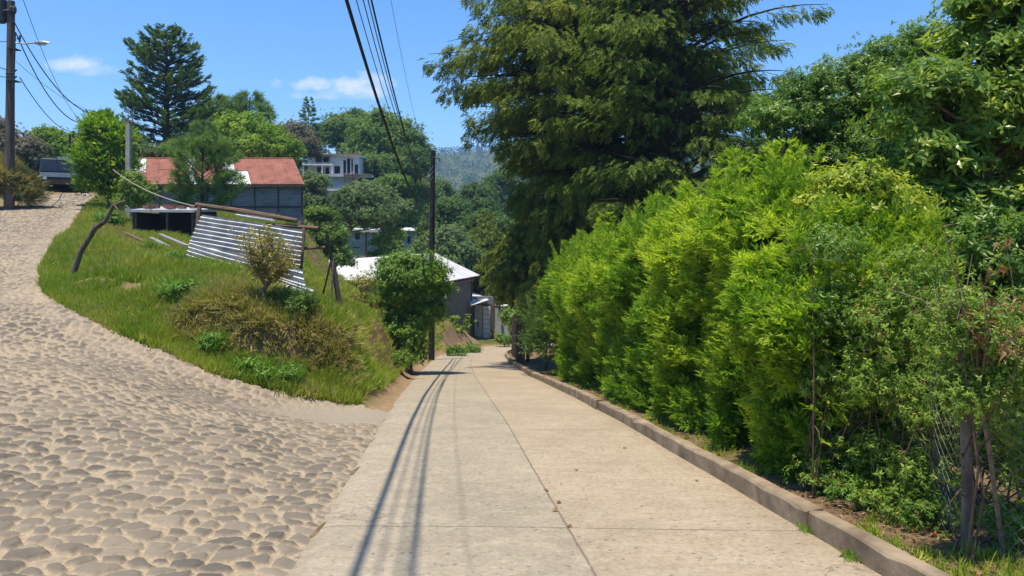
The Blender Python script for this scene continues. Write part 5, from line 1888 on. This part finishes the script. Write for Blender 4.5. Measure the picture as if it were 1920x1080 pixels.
tangle('leafy shrub behind the chain-link mesh at the right edge', 1885, 6.2, [(1890, 760, 80, 90), (1900, 880, 80, 80), (1950, 650, 90, 90), (1960, 800, 90, 120)], 260, 15, .09)
tangle('pale leafy shrub over the top of the tangle beneath the yellow shrub', 1600, 7.9, [(1540, 460, 60, 50), (1630, 500, 80, 60), (1720, 490, 70, 60)], 170, 15, .11, 'tangle')


def dry_branch():
    b = at(1890, 5.0)
    R = thing('dry_branch', 'dead branch with curled orange-brown leaves sticking out over the tangle', 'branch', b, 0)
    o = np.array(b)
    mbs, mbl = MB(), MB()
    root = P(1835, 740, 4.9) - o
    mbs.tube([(0, .05, 0), root * .6 + (0, .02, .1), root], [.016, .014, .011], 6, cap=False)
    pos, dr = [], []
    for (px, py) in ((1790, 500), (1768, 420), (1840, 520), (1880, 590), (1905, 560), (1870, 640), (1900, 660), (1920, 610), (1730, 560), (1850, 600)):
        e = P(px, py, 4.85 + rng.uniform(-.2, .25)) - o
        m1 = root + (e - root) * .5 + rng.normal(0, .05, 3)
        mbs.tube([root, m1, e], [.008, .006, .002], 5, cap=False)
        for j in range(6):
            s = root + (e - root) * rng.uniform(.5, 1)
            q = s + rng.normal(0, .1, 3)
            mbs.tube([s, q], [.003, .0015], 4, cap=False)
            if px > 1800:
                for l in range(8):
                    pos.append(q + rng.normal(0, .03, 3))
                    dr.append(rng.normal(0, .6, 3) + (0, 0, -.4))
    scatter(mbl, t_leaf(1, .4, .5, .5), np.array(pos), np.array(dr), rng.uniform(.05, .09, len(pos)))
    mbs.build('twigs', M['twig'], R, True)
    mbl.build('dead_leaves', M['dryleaf'], R)


dry_branch()


def chain_fence():
    yp = 5.2
    xp = wx(1812, yp)
    b = (xp, yp, gz(xp, yp))
    R = thing('chain_link_fence', 'sagging chain-link fence on a rough wooden post at the right edge', 'fence', b)
    MB().tube([(0, 0, -.2), (.012, .01, .5), (-.01, 0, 1.0), (.02, 0, 1.65)], [.042, .036, .037, .03], 10).build('post', M['greybark'], R, True)
    x2, y2 = wx(1640, 7.9) , 7.9
    MB().tube([(x2 - b[0], y2 - b[1], gz(x2, y2) - b[2] - .2), (x2 - b[0], y2 - b[1], gz(x2, y2) - b[2] + 1.6)], [.04, .034], 10).build('post', M['greybark'], R, True)
    # woven diamonds: one wire each way, zig-zag, over a slightly sagging sheet
    def sheet(p0, p1, H, lean, sagv):
        mb = MB()
        L = np.linalg.norm(np.subtract(p1, p0))
        step = .082
        nx_, nz_ = int(L / step), int(H / step)
        def pt(i, j):
            u, v = i / nx_, j / nz_
            q = np.array(p0) * (1 - u) + np.array(p1) * u
            w = math.sin(u * math.pi) * math.sin(v * math.pi * .9)
            wob = .03 * math.sin(i * 1.3 + j * .6)
            q = q + np.array([lean[0] * v + .10 * w * sagv + wob * .4, lean[1] * v + wob * .2, H * v - .05 * w])
            return q
        for i in range(-nz_, nx_ + 1):
            for sgn in (1, -1):
                pts = []
                for j in range(nz_ + 1):
                    ii_ = i + j if sgn == 1 else i + nz_ - j
                    if 0 <= ii_ <= nx_:
                        pts.append(pt(ii_, j))
                if len(pts) > 1:
                    mb.tube(pts, .0019, 4, cap=False)
        for j in (0, nz_):
            mb.tube([pt(i, j) for i in range(nx_ + 1)], .0028, 4, cap=False)
        return mb
    sheet((0.03, -.03, .03), (1.4, -2.2, .25), 1.3, (.05, 0), 1).build('mesh', M['wire'], R, True)
    sheet((x2 - b[0], y2 - b[1] - .04, gz(x2, y2) - b[2] + .02), (-.03, -.04, .02), 1.3, (.0, 0), -1).build('mesh', M['wire'], R, True)


M['wire'] = plain('galvanised_wire', (.22, .22, .215), (.13, .125, .12), 30, .6, .3, bmp=0)
chain_fence()


def slat_fence():
    y0, y1 = 33.0, 46.0
    x0 = float(road_xr(y0)) + .45
    R = thing('wooden_fence', 'dark fence of upright wooden slabs at the far end of the hedge', 'fence', (x0, y0, gz(x0, y0)))
    o = np.array(R.location)
    n = 34
    for i in range(n):
        y = y0 + (y1 - y0) * i / n
        x = float(road_xr(y)) + .42 + rng.uniform(-.03, .03)
        z = float(road_z(y)) + .05
        h = rng.uniform(1.9, 2.5)
        w = rng.uniform(.10, .16)
        MB().hexa([(x - .02 - o[0], y - w - o[1], z - o[2] - .1), (x + .03 - o[0], y - w - o[1], z - o[2] - .1), (x + .03 - o[0], y + w - o[1], z - o[2] - .1), (x - .02 - o[0], y + w - o[1], z - o[2] - .1),
                   (x - .01 - o[0], y - w * .9 - o[1], z - o[2] + h), (x + .03 - o[0], y - w * .9 - o[1], z - o[2] + h), (x + .03 - o[0], y + w - o[1], z - o[2] + h - .06), (x - .01 - o[0], y + w - o[1], z - o[2] + h - .06)]).build('board', M['darkwood' if i % 3 else 'oldwood'], R)


slat_fence()
# creeper over the wooden fence
b = (float(road_xr(30)) + 1.0, 30.0, gz(float(road_xr(30)) + 1.0, 30))
broad_tree('climbing_shrub', 'dark green climbing shrub between hedge and wooden fence', 'shrub', b, [(-.1, -3, 1.8, .7, 2.2, 1.8), (0, .5, 1.9, .7, 2.2, 1.9), (.1, 3.2, 1.8, .6, 2.0, 1.7)], 330, 20, .32, .22, 'darkleaf', tpls=FROND_CHEAP, trunk_r=.05, rad=.02)
b = (float(road_xr(47)) + .5, 47.0, gz(float(road_xr(47)) + .5, 47))
broad_tree('climbing_shrub', 'bright topped creeper hanging over the far end of the wooden fence', 'shrub', b, [(-.1, -1, 2.3, .7, 1.0, .7), (.1, 1.2, 2.0, .7, 1.2, .9)], 120, 18, .26, .2, 'bush', tpls=ROS_CHEAP, trunk_r=.05, rad=.02)
broad_tree('clipped_bush', 'small round bright bush at the foot of the pale yard wall', 'bush', at(945, 55.8), [(0, 0, .45, .6, .5, .55)], 50, 22, .22, .16, 'bush', tpls=ROS_CHEAP, trunk_r=.03, rad=.015)
#@@RIGHT_END


# ------------------------------------------------------------------ the bank: grass, dry tufts, sapling, bush, weeds
def tuft(n, L, Wd, seed, spread=.55, bend=.25):
    r = random.Random(seed)
    it = []
    for i in range(n):
        yaw, lean = r.uniform(0, 6.28), r.uniform(.1, spread)
        V = np.array([(0, -Wd / 2, 0), (0, Wd / 2, 0), (.55 * L, Wd * .38, bend * .25 * L), (L, 0, bend * L), (.55 * L, -Wd * .38, bend * .25 * L)])
        Fq = np.array([(0, 1, 2, 4), (4, 2, 3, 3)])
        R0 = euler_m(0, -lean)
        ca, sa = math.cos(yaw), math.sin(yaw)
        Rx = np.array([(1, 0, 0), (0, ca, -sa), (0, sa, ca)])
        it.append(((V, Fq[:1]), Rx @ R0, (0, r.uniform(-.25, .25), r.uniform(-.25, .25)), r.uniform(.6, 1.2)))
        it.append(((np.array([V[4], V[2], V[3], (V[3] + V[4]) / 2]), np.array([(0, 1, 2, 3)])), Rx @ R0, it[-1][2], it[-1][3]))
    return compose(it)


TUFT = [tuft(6, 1.0, .07, s) for s in range(4)]
TUFT_SHORT = [tuft(6, 1.0, .11, s, .9) for s in range(10, 13)]


def poly_sample(n, poly, ymin, ymax, power=2.2):
    out = []
    while sum(len(o) for o in out) < n:
        u = rng.random(n)
        y = (ymin ** (1 - power) + u * (ymax ** (1 - power) - ymin ** (1 - power))) ** (1 / (1 - power))
        x = rng.uniform(-27, -1.5, n)
        k = inside(x, y, poly)
        out.append(np.stack([x[k], y[k]], 1))
    return np.concatenate(out)[:n]


def ground_n(x, y, e=.15):
    return unit(np.stack([-(ground_z(x + e, y) - ground_z(x - e, y)) / (2 * e), -(ground_z(x, y + e) - ground_z(x, y - e)) / (2 * e), np.ones(len(x))], 1))


def pix_of(x, y, z):
    return 960 + F * x / y, HOR - F * (z - ZC) / y


def grass():
    q = poly_sample(84000, GRASSPOLY, 14.3, 60)
    x, y = q[:, 0], q[:, 1]
    z = ground_z(x, y)
    nrm = ground_n(x, y)
    px, py = pix_of(x, y, z)
    p3 = np.stack([x, y, 0 * x], 1)
    bare = np.zeros(len(x))
    for (cx, cy, Y, r) in ((262, 552, 18.2, .6), (235, 562, 17.6, .5), (150, 548, 18.2, .45), (195, 548, 18.3, .45)):
        c0 = P(cx, cy, Y)
        bare = np.maximum(bare, 1 - smooth(r * .6, r * 1.1, np.hypot(x - c0[0], (y - c0[1]) * 1.4)))
    steep = 1 / np.maximum(nrm[:, 2], .2)
    bare = np.maximum(bare, smooth(1.35, 1.9, steep) * np.where(y > 40, .45, .8))
    bare = np.maximum(bare, (1 - smooth(.15, 1.0, seg_dist(x, y, LEFT) + (vnoise(p3 / .5, 41) - .5))) * (y > 24) * np.where(y > 42, .75, 1))
    # brown cut face of the mound and its dry crest
    brown = np.exp(-(((px - 410) / 75) ** 2 + ((py - 590) / 42) ** 2)) + np.exp(-(((px - 590) / 75) ** 2 + ((py - 645) / 40) ** 2)) + .5 * np.exp(-(((px - 520) / 60) ** 2 + ((py - 560) / 30) ** 2))
    brown = np.clip(brown * .82 + (vnoise(p3 / .5, 42) - .5) * .7, 0, 1)
    keep = rng.random(len(x)) > np.clip(bare + .0 * brown, 0, .97)
    dry = keep & (rng.random(len(x)) < np.clip(brown * .62, .03, .6))
    grn = keep & ~dry
    shortz = np.exp(-(((px - 200) / 110) ** 2 + ((py - 580) / 45) ** 2))          # trodden corner
    tall = vnoise(p3 / 1.1, 43)
    yel = np.clip(.9 * np.exp(-(((px - 250) / 120) ** 2 + ((py - 440) / 60) ** 2)) + .75 * np.exp(-(((px - 470) / 120) ** 2 + ((py - 540) / 35) ** 2)) + .7 * np.exp(-(((px - 660) / 60) ** 2 + ((py - 630) / 25) ** 2)), 0, 1)
    rnd = np.clip(.46 + .42 * yel + (vnoise(p3 / .8, 44) - .5) * .5 + rng.normal(0, .1, len(x)), 0, .96)
    size = (.13 + .26 * tall * rng.random(len(x)) ** .7) * (1 - .5 * shortz)
    d = nrm * .5 + np.array([0, 0, .8]) + rng.normal(0, .28, (len(x), 3))
    mb = MB()
    pos = np.stack([x, y, z - .02], 1)
    mixed_scatter(mb, TUFT, pos[grn], d[grn], size[grn], rnd=rnd[grn], jitter=2.0)
    tag(mb.build('grass', M['grass']), kind='stuff')
    mb = MB()
    d2 = nrm * .9 + np.array([.05, -.1, -.12]) + rng.normal(0, .42, (len(x), 3))
    mixed_scatter(mb, TUFT, pos[dry], d2[dry], size[dry] * 1.05 + .05, jitter=2.0)
    n3 = 2600
    bx_, by_ = rng.uniform(-7.5, -2.2, n3), rng.uniform(40, 59, n3)
    kb = inside(bx_, by_, GRASSPOLY) & (seg_dist(bx_, by_, LEFT) > .35)
    kb &= (vnoise(np.stack([bx_ * .9, by_ * .9, 0 * bx_], 1), 61) > .36)
    bx_, by_ = bx_[kb], by_[kb]
    mb3 = MB()
    mixed_scatter(mb3, TUFT + ROS_CHEAP[:1], np.stack([bx_, by_, ground_z(bx_, by_) - .03], 1), ground_n(bx_, by_) * .7 + rng.normal(0, .4, (len(bx_), 3)) + (0, 0, .2), rng.uniform(.25, .55, len(bx_)), rnd=np.clip(rng.normal(.55, .2, len(bx_)), 0, .99), jitter=2.0)
    tag(mb3.build('bank_grass', M['grass']), kind='stuff')
    # extra dead growth hanging over the cut face
    qx, qy, qs = [], [], []
    for (cx, cy, Y, rx, ry, n) in ((400, 590, 16.2, .9, .5, 750), (470, 640, 15.9, .8, .3, 350), (605, 650, 16.2, .6, .4, 800), (540, 600, 16.9, .7, .4, 200)):
        c0 = P(cx, cy, Y)
        qx.append(rng.normal(c0[0], rx * .55, n))
        qy.append(rng.normal(c0[1], ry * .55, n))
    qx, qy = np.concatenate(qx), np.concatenate(qy)
    k = inside(qx, qy, GRASSPOLY) & (seg_dist(qx, qy, COBPOLY) > .7)
    qx, qy = qx[k], qy[k]
    n2 = ground_n(qx, qy)
    mixed_scatter(mb, TUFT, np.stack([qx, qy, ground_z(qx, qy)], 1), n2 + np.array([0, -.2, -.25]) + rng.normal(0, .5, (len(qx), 3)), rng.uniform(.15, .34, len(qx)), jitter=2.0)
    tag(mb.build('dry_grass', M['drygrass']), kind='stuff')
    # far slopes: rough ground cover between trees
    n = 5200
    y = rng.uniform(56, 150, n)
    x = rng.uniform(-.75, .75, n) * y
    z = ground_z(x, y)
    kk = np.hypot(x - 2, y - 60) > 7
    x, y, z = x[kk], y[kk], z[kk]
    m_ = 16
    P3 = np.repeat(np.stack([x, y, z + .3], 1), m_, 0) + rng.normal(0, 1, (len(x) * m_, 3)) * (.7, .7, .35)
    mb = MB()
    mixed_scatter(mb, ROS_CHEAP, P3, rng.normal(0, .6, P3.shape) + (0, 0, .6), rng.uniform(.4, .75, len(P3)), rnd=np.clip(np.repeat(rng.normal(.45, .2, len(x)), m_), 0, 1))
    tag(mb.build('undergrowth', M['midleaf']), kind='stuff')
    # forest on the far ridges, too many crowns to count
    n = 5200
    dist = 150 + 900 * rng.random(n) ** .75
    ang = rng.uniform(-.74, .74, n)
    x, y = dist * np.sin(ang), dist * np.cos(ang)
    z = ground_z(x, y)
    m_ = 30
    sc = np.repeat(rng.uniform(2.2, 4.2, n), m_)
    off = rng.normal(0, .55, (n * m_, 3))
    P3 = np.repeat(np.stack([x, y, z + 3.5], 1), m_, 0) + off * sc[:, None] * (1, 1, 1.15)
    mb = MB()
    mixed_scatter(mb, [t_card(1, .8), t_card(1, .7, .3)], P3, unit(off) + (0, 0, .5), sc * .62, rnd=np.clip(np.repeat(rng.normal(.45, .2, n), m_) + rng.normal(0, .08, n * m_), 0, 1))
    tag(mb.build('forest', M['forest']), kind='stuff')
    # low weeds and litter under the hedge
    n = 2600
    y = 3.4 * (24 / 3.4) ** rng.random(n)
    x = road_xr(y) + .19 + rng.random(n) ** 1.3 * .75
    k = vnoise(np.stack([x * 2, y * 2, 0 * x], 1), 51) > .5
    x, y = x[k], y[k]
    mb = MB()
    mixed_scatter(mb, TUFT_SHORT, np.stack([x, y, ground_z(x, y) - .01], 1), rng.normal(0, .3, (len(x), 3)) + (0, 0, 1), rng.uniform(.04, .11, len(x)), rnd=np.clip(rng.normal(.45, .2, len(x)), 0, .99), jitter=2)
    tag(mb.build('ground_weeds', M['grass']), kind='stuff')
    n = 3000
    y = 3.2 * (22 / 3.2) ** rng.random(n)
    x = road_xr(y) + .18 + rng.random(n) * 1.6
    mb = MB()
    scatter(mb, t_leaf(1, .45, .4, .3), np.stack([x, y, ground_z(x, y) + .012], 1), rng.normal(0, 1, (n, 3)) * (1, 1, .15), rng.uniform(.03, .07, n), jitter=.35)
    # a few blown onto the road
    lp = [P(px, py, 1.0) for (px, py) in ((1050, 905), (1018, 918), (1042, 941), (1034, 958), (1062, 985), (1265, 814), (1168, 840), (1310, 900), (1382, 905), (1085, 880))]
    q = []
    for v in lp:
        Y = 3.0
        for _ in range(60):
            Y = (ZC - float(road_z(Y)) - .03) / ((ZC - v[2]))
        q.append((v[0] * Y, Y, float(road_z(Y)) + .028))
    scatter(mb, t_leaf(1, .5, .4, .3), np.array(q), rng.normal(0, 1, (len(q), 3)) * (1, 1, .05), .08, jitter=.2)
    tag(mb.build('fallen_leaves', M['dryleaf']), kind='stuff')


grass()


def bent_post():
    b = np.array(at(136, 19.6))
    R = thing('bent_post', 'crooked bare grey branch post leaning right on the grass by the cobbles', 'post', tuple(b))
    def g(px, py, d=0):
        return P(px, py, 19.6 + d) - b
    MB().tube([(-.02, 0, -.25), (0, 0, 0), g(150, 474), g(170, 442), g(178, 428), g(196, 416), g(206, 398), g(212, 386), g(224, 380), g(236, 377)], [.085, .08, .07, .065, .07, .055, .05, .042, .035, .022], 9).build('trunk', M['polewood'], R, True)
    MB().tube([g(204, 402), g(222, 404, .1), g(232, 398, .2)], [.03, .02, .01], 6).build('twig', M['polewood'], R, True)
    MB().tube([g(214, 384), g(220, 392, -.1), g(226, 406, -.15)], [.025, .018, .008], 6).build('twig', M['polewood'], R, True)


bent_post()


def sapling():
    b = np.array(at(466, 16.6))
    R = thing('young_tree', 'small leaning tree with sparse yellow-olive leaves in front of the corrugated sheets', 'tree', tuple(b))
    def g(px, py, d=0.0):
        return P(px, py, 16.6 + d) - b
    tr = MB().tube([(0, 0, -.2), (0, 0, 0), g(478, 570), g(492, 546), g(505, 528), g(522, 505)], [.075, .068, .06, .055, .045, .03], 9)
    pos, dr = [], []
    tw = MB()
    for i in range(110):
        e = g(rng.uniform(436, 562), rng.uniform(420, 514), rng.uniform(-.6, .6))
        if ((e - g(498, 470))[0] / .74) ** 2 + ((e - g(498, 470))[2] / .56) ** 2 > 1 or rng.random() > .25 + ((e - g(498, 470))[0] / .55) ** 2 + ((e - g(498, 470))[2] / .5) ** 2:
            continue
        st = g(*[(505, 528), (522, 505), (498, 538), (512, 518)][i % 4])
        md = (st + e) / 2 + rng.normal(0, .05, 3)
        tw.tube([st, md, e], [.013, .009, .003], 5, cap=False)
        for j in range(15):
            s = rng.uniform(.3, 1)
            q = md + (e - md) * (s * 2 - 1) if s > .5 else st + (md - st) * s * 2
            q2 = q + rng.normal(0, .09, 3)
            tw.tube([q, q2], [.004, .002], 4, cap=False)
            pos.append(q2)
            dr.append(rng.normal(0, .5, 3) + (0, 0, .6))
    tr.build('trunk', M['greybark'], R, True)
    tw.build('twigs', M['twig'], R, True)
    mb = MB()
    mixed_scatter(mb, [t_rosette(4, .7, .3, s) for s in range(3)], np.array(pos), np.array(dr), rng.uniform(.08, .14, len(pos)))
    mb.build('leaves', M['sapling'], R)


sapling()
b = at(770, 27.5)
broad_tree('leafy_bush', 'big bright green leafy bush on the bank between sheet roof and concrete road', 'bush', b,
           px_blobs(b, 27.5, [(770, 520, 66, 50), (748, 560, 40, 60), (805, 545, 42, 48), (760, 620, 50, 50), (738, 500, 28, 26), (800, 590, 34, 44), (765, 660, 30, 36)]), 420, 22, .34, .23, 'bush', tpls=ROS, bark='greybark', trunk_r=.06, rad=.025, nl=20, up=.6)
tangle_b = at(680, 26)
broad_tree('weedy_shrub', 'thin reddish weedy shrub left of the big leafy bush', 'shrub', tangle_b, px_blobs(tangle_b, 26, [(682, 535, 22, 26), (676, 575, 24, 28), (695, 590, 20, 30)]), 60, 12, .26, .14, 'sapling', tpls=ROS, bark='twig', trunk_r=.02, rad=.012, nl=20)


def hay():
    b = at(38, 36.6)
    R = thing('dry_bush', 'straw coloured overgrown dry bush around the foot of the tall pole', 'bush', b)
    bl = px_blobs(b, 36.6, [(24, 350, 32, 30), (48, 368, 18, 18), (0, 345, 40, 40), (-50, 340, 50, 50)])
    blob_crown(bl, 330, 26, .4, .42, TUFT, M['drygrass'], R, 'foliage', up=.2)
    blob_crown(bl, 40, 18, .35, .28, ROS_CHEAP, M['greyleaf'], R, 'green_shoots', up=.6)


hay()
for (px, py, Y, sz, mt, lab) in (
        (480, 700, 14.95, .34, 'weed', 'bright leafy weed clump at the foot of the brown mound'),
        (540, 700, 15.1, .26, 'weed', 'smaller bright weed right of the leafy clump at the mound foot'),
        (400, 640, 15.5, .28, 'weed', 'green weed clump below the brown crest of the mound'),
        (335, 560, 17.2, .36, 'weed', 'tall green weeds at the left shoulder of the mound'),
        (530, 606, 16.6, .26, 'darkleaf', 'dark green bushy weed just right of the leaning young tree'),
        (560, 620, 16.5, .34, 'darkleaf', 'dark green creeper hanging over the cut face of the mound'),
        (325, 470, 22.5, .3, 'weed', 'leafy weed beside the left edge of the corrugated sheets'),
        (285, 452, 24.5, .26, 'tangle', 'straggly weed among the planks below the dark lean-to'),
        (205, 400, 33, .5, 'weed', 'bright grass clump at the foot of the columnar tree'),
        (855, 625, 44.5, .5, 'bush', 'green weeds hanging down the earth bank below the boarded house'),
        (885, 640, 48.5, .45, 'bush', 'low green weeds at the far end of the earth bank'),
        (745, 655, 24.5, .45, 'midleaf', 'weeds in the shade under the big leafy bush')):
    b = at(px, Y)
    broad_tree('weed', lab, 'weed', b, [(0, 0, sz * .5, sz, sz * .8, sz * .62), (sz * .5, 0, sz * .35, sz * .6, sz * .6, sz * .45), (-sz * .55, .05, sz * .35, sz * .6, sz * .6, sz * .4)], 46, 7, sz * .62, sz * .5, mt, tpls=ROS + TUFT[:2], bark='twig', trunk_r=.012, rad=.008, nl=6, up=.9, shell=(.1, 1.15))
for (px, py, lab) in ((1518, 996, 'tiny bright weed at the kerb joint'), (1597, 1046, 'tiny weed sprouting between kerb and concrete nearer the viewer')):
    Y = 3.0
    for _ in range(60):
        Y = (ZC - float(road_z(Y)) - .02) / ((py - HOR) / F)
    mb = MB()
    n = 26
    pp = np.stack([wx(px, Y) + rng.normal(0, .035, n), Y + rng.normal(0, .06, n), np.full(n, float(road_z(Y)) + .015)], 1)
    mixed_scatter(mb, TUFT_SHORT, pp, rng.normal(0, .4, (n, 3)) + (0, 0, 1), rng.uniform(.04, .09, n), rnd=rng.uniform(.5, .9, n), jitter=2)
    tag(mb.build('weed', M['weed']), lab, 'weed')

for (px, Y, sz, mt, lab) in ((1545, 6.9, .22, 'tangle', 'low leafy weed by the kerb at the near end of the hedge'),
                             (1610, 6.4, .2, 'weed', 'low bright weed on the soil strip below the tangled shrubs'),
                             (1680, 6.0, .22, 'tangle', 'low leafy weed at the foot of the middle tangled shrub'),
                             (1745, 5.7, .2, 'broad', 'low dark weed against the chain-link mesh left of the wooden post'),
                             (1880, 5.3, .2, 'weed', 'low weed on the soil right of the wooden fence post')):
    b = at(px, Y)
    broad_tree('weed', lab, 'weed', b, [(0, 0, sz * .6, sz * 1.2, sz, sz * .9), (sz * .8, 0, sz * .4, sz * .8, sz * .7, sz * .6)], 40, 8, sz * .5, sz * .36, mt, tpls=ROS + ROS_SMALL, bark='twig', trunk_r=.006, rad=.004, nl=8, up=.7, shell=(.2, 1.1))

# ------------------------------------------------------------------ air
hz = MB().box(-1960, 1960, -1960, 1960, -60, 190).build('haze', bpy.data.materials.new('haze_air'))
tag(hz, kind='stuff')
hm = hz.data.materials[0]
hm.use_nodes = True
ht = hm.node_tree
ht.nodes.clear()
vol = N(ht, 'ShaderNodeVolumePrincipled')
vol.inputs['Color'].default_value = (.42, .66, 1.0, 1)
vol.inputs['Density'].default_value = .00048
vol.inputs['Anisotropy'].default_value = .2
ho = N(ht, 'ShaderNodeOutputMaterial')
ht.links.new(vol.outputs[0], ho.inputs['Volume'])
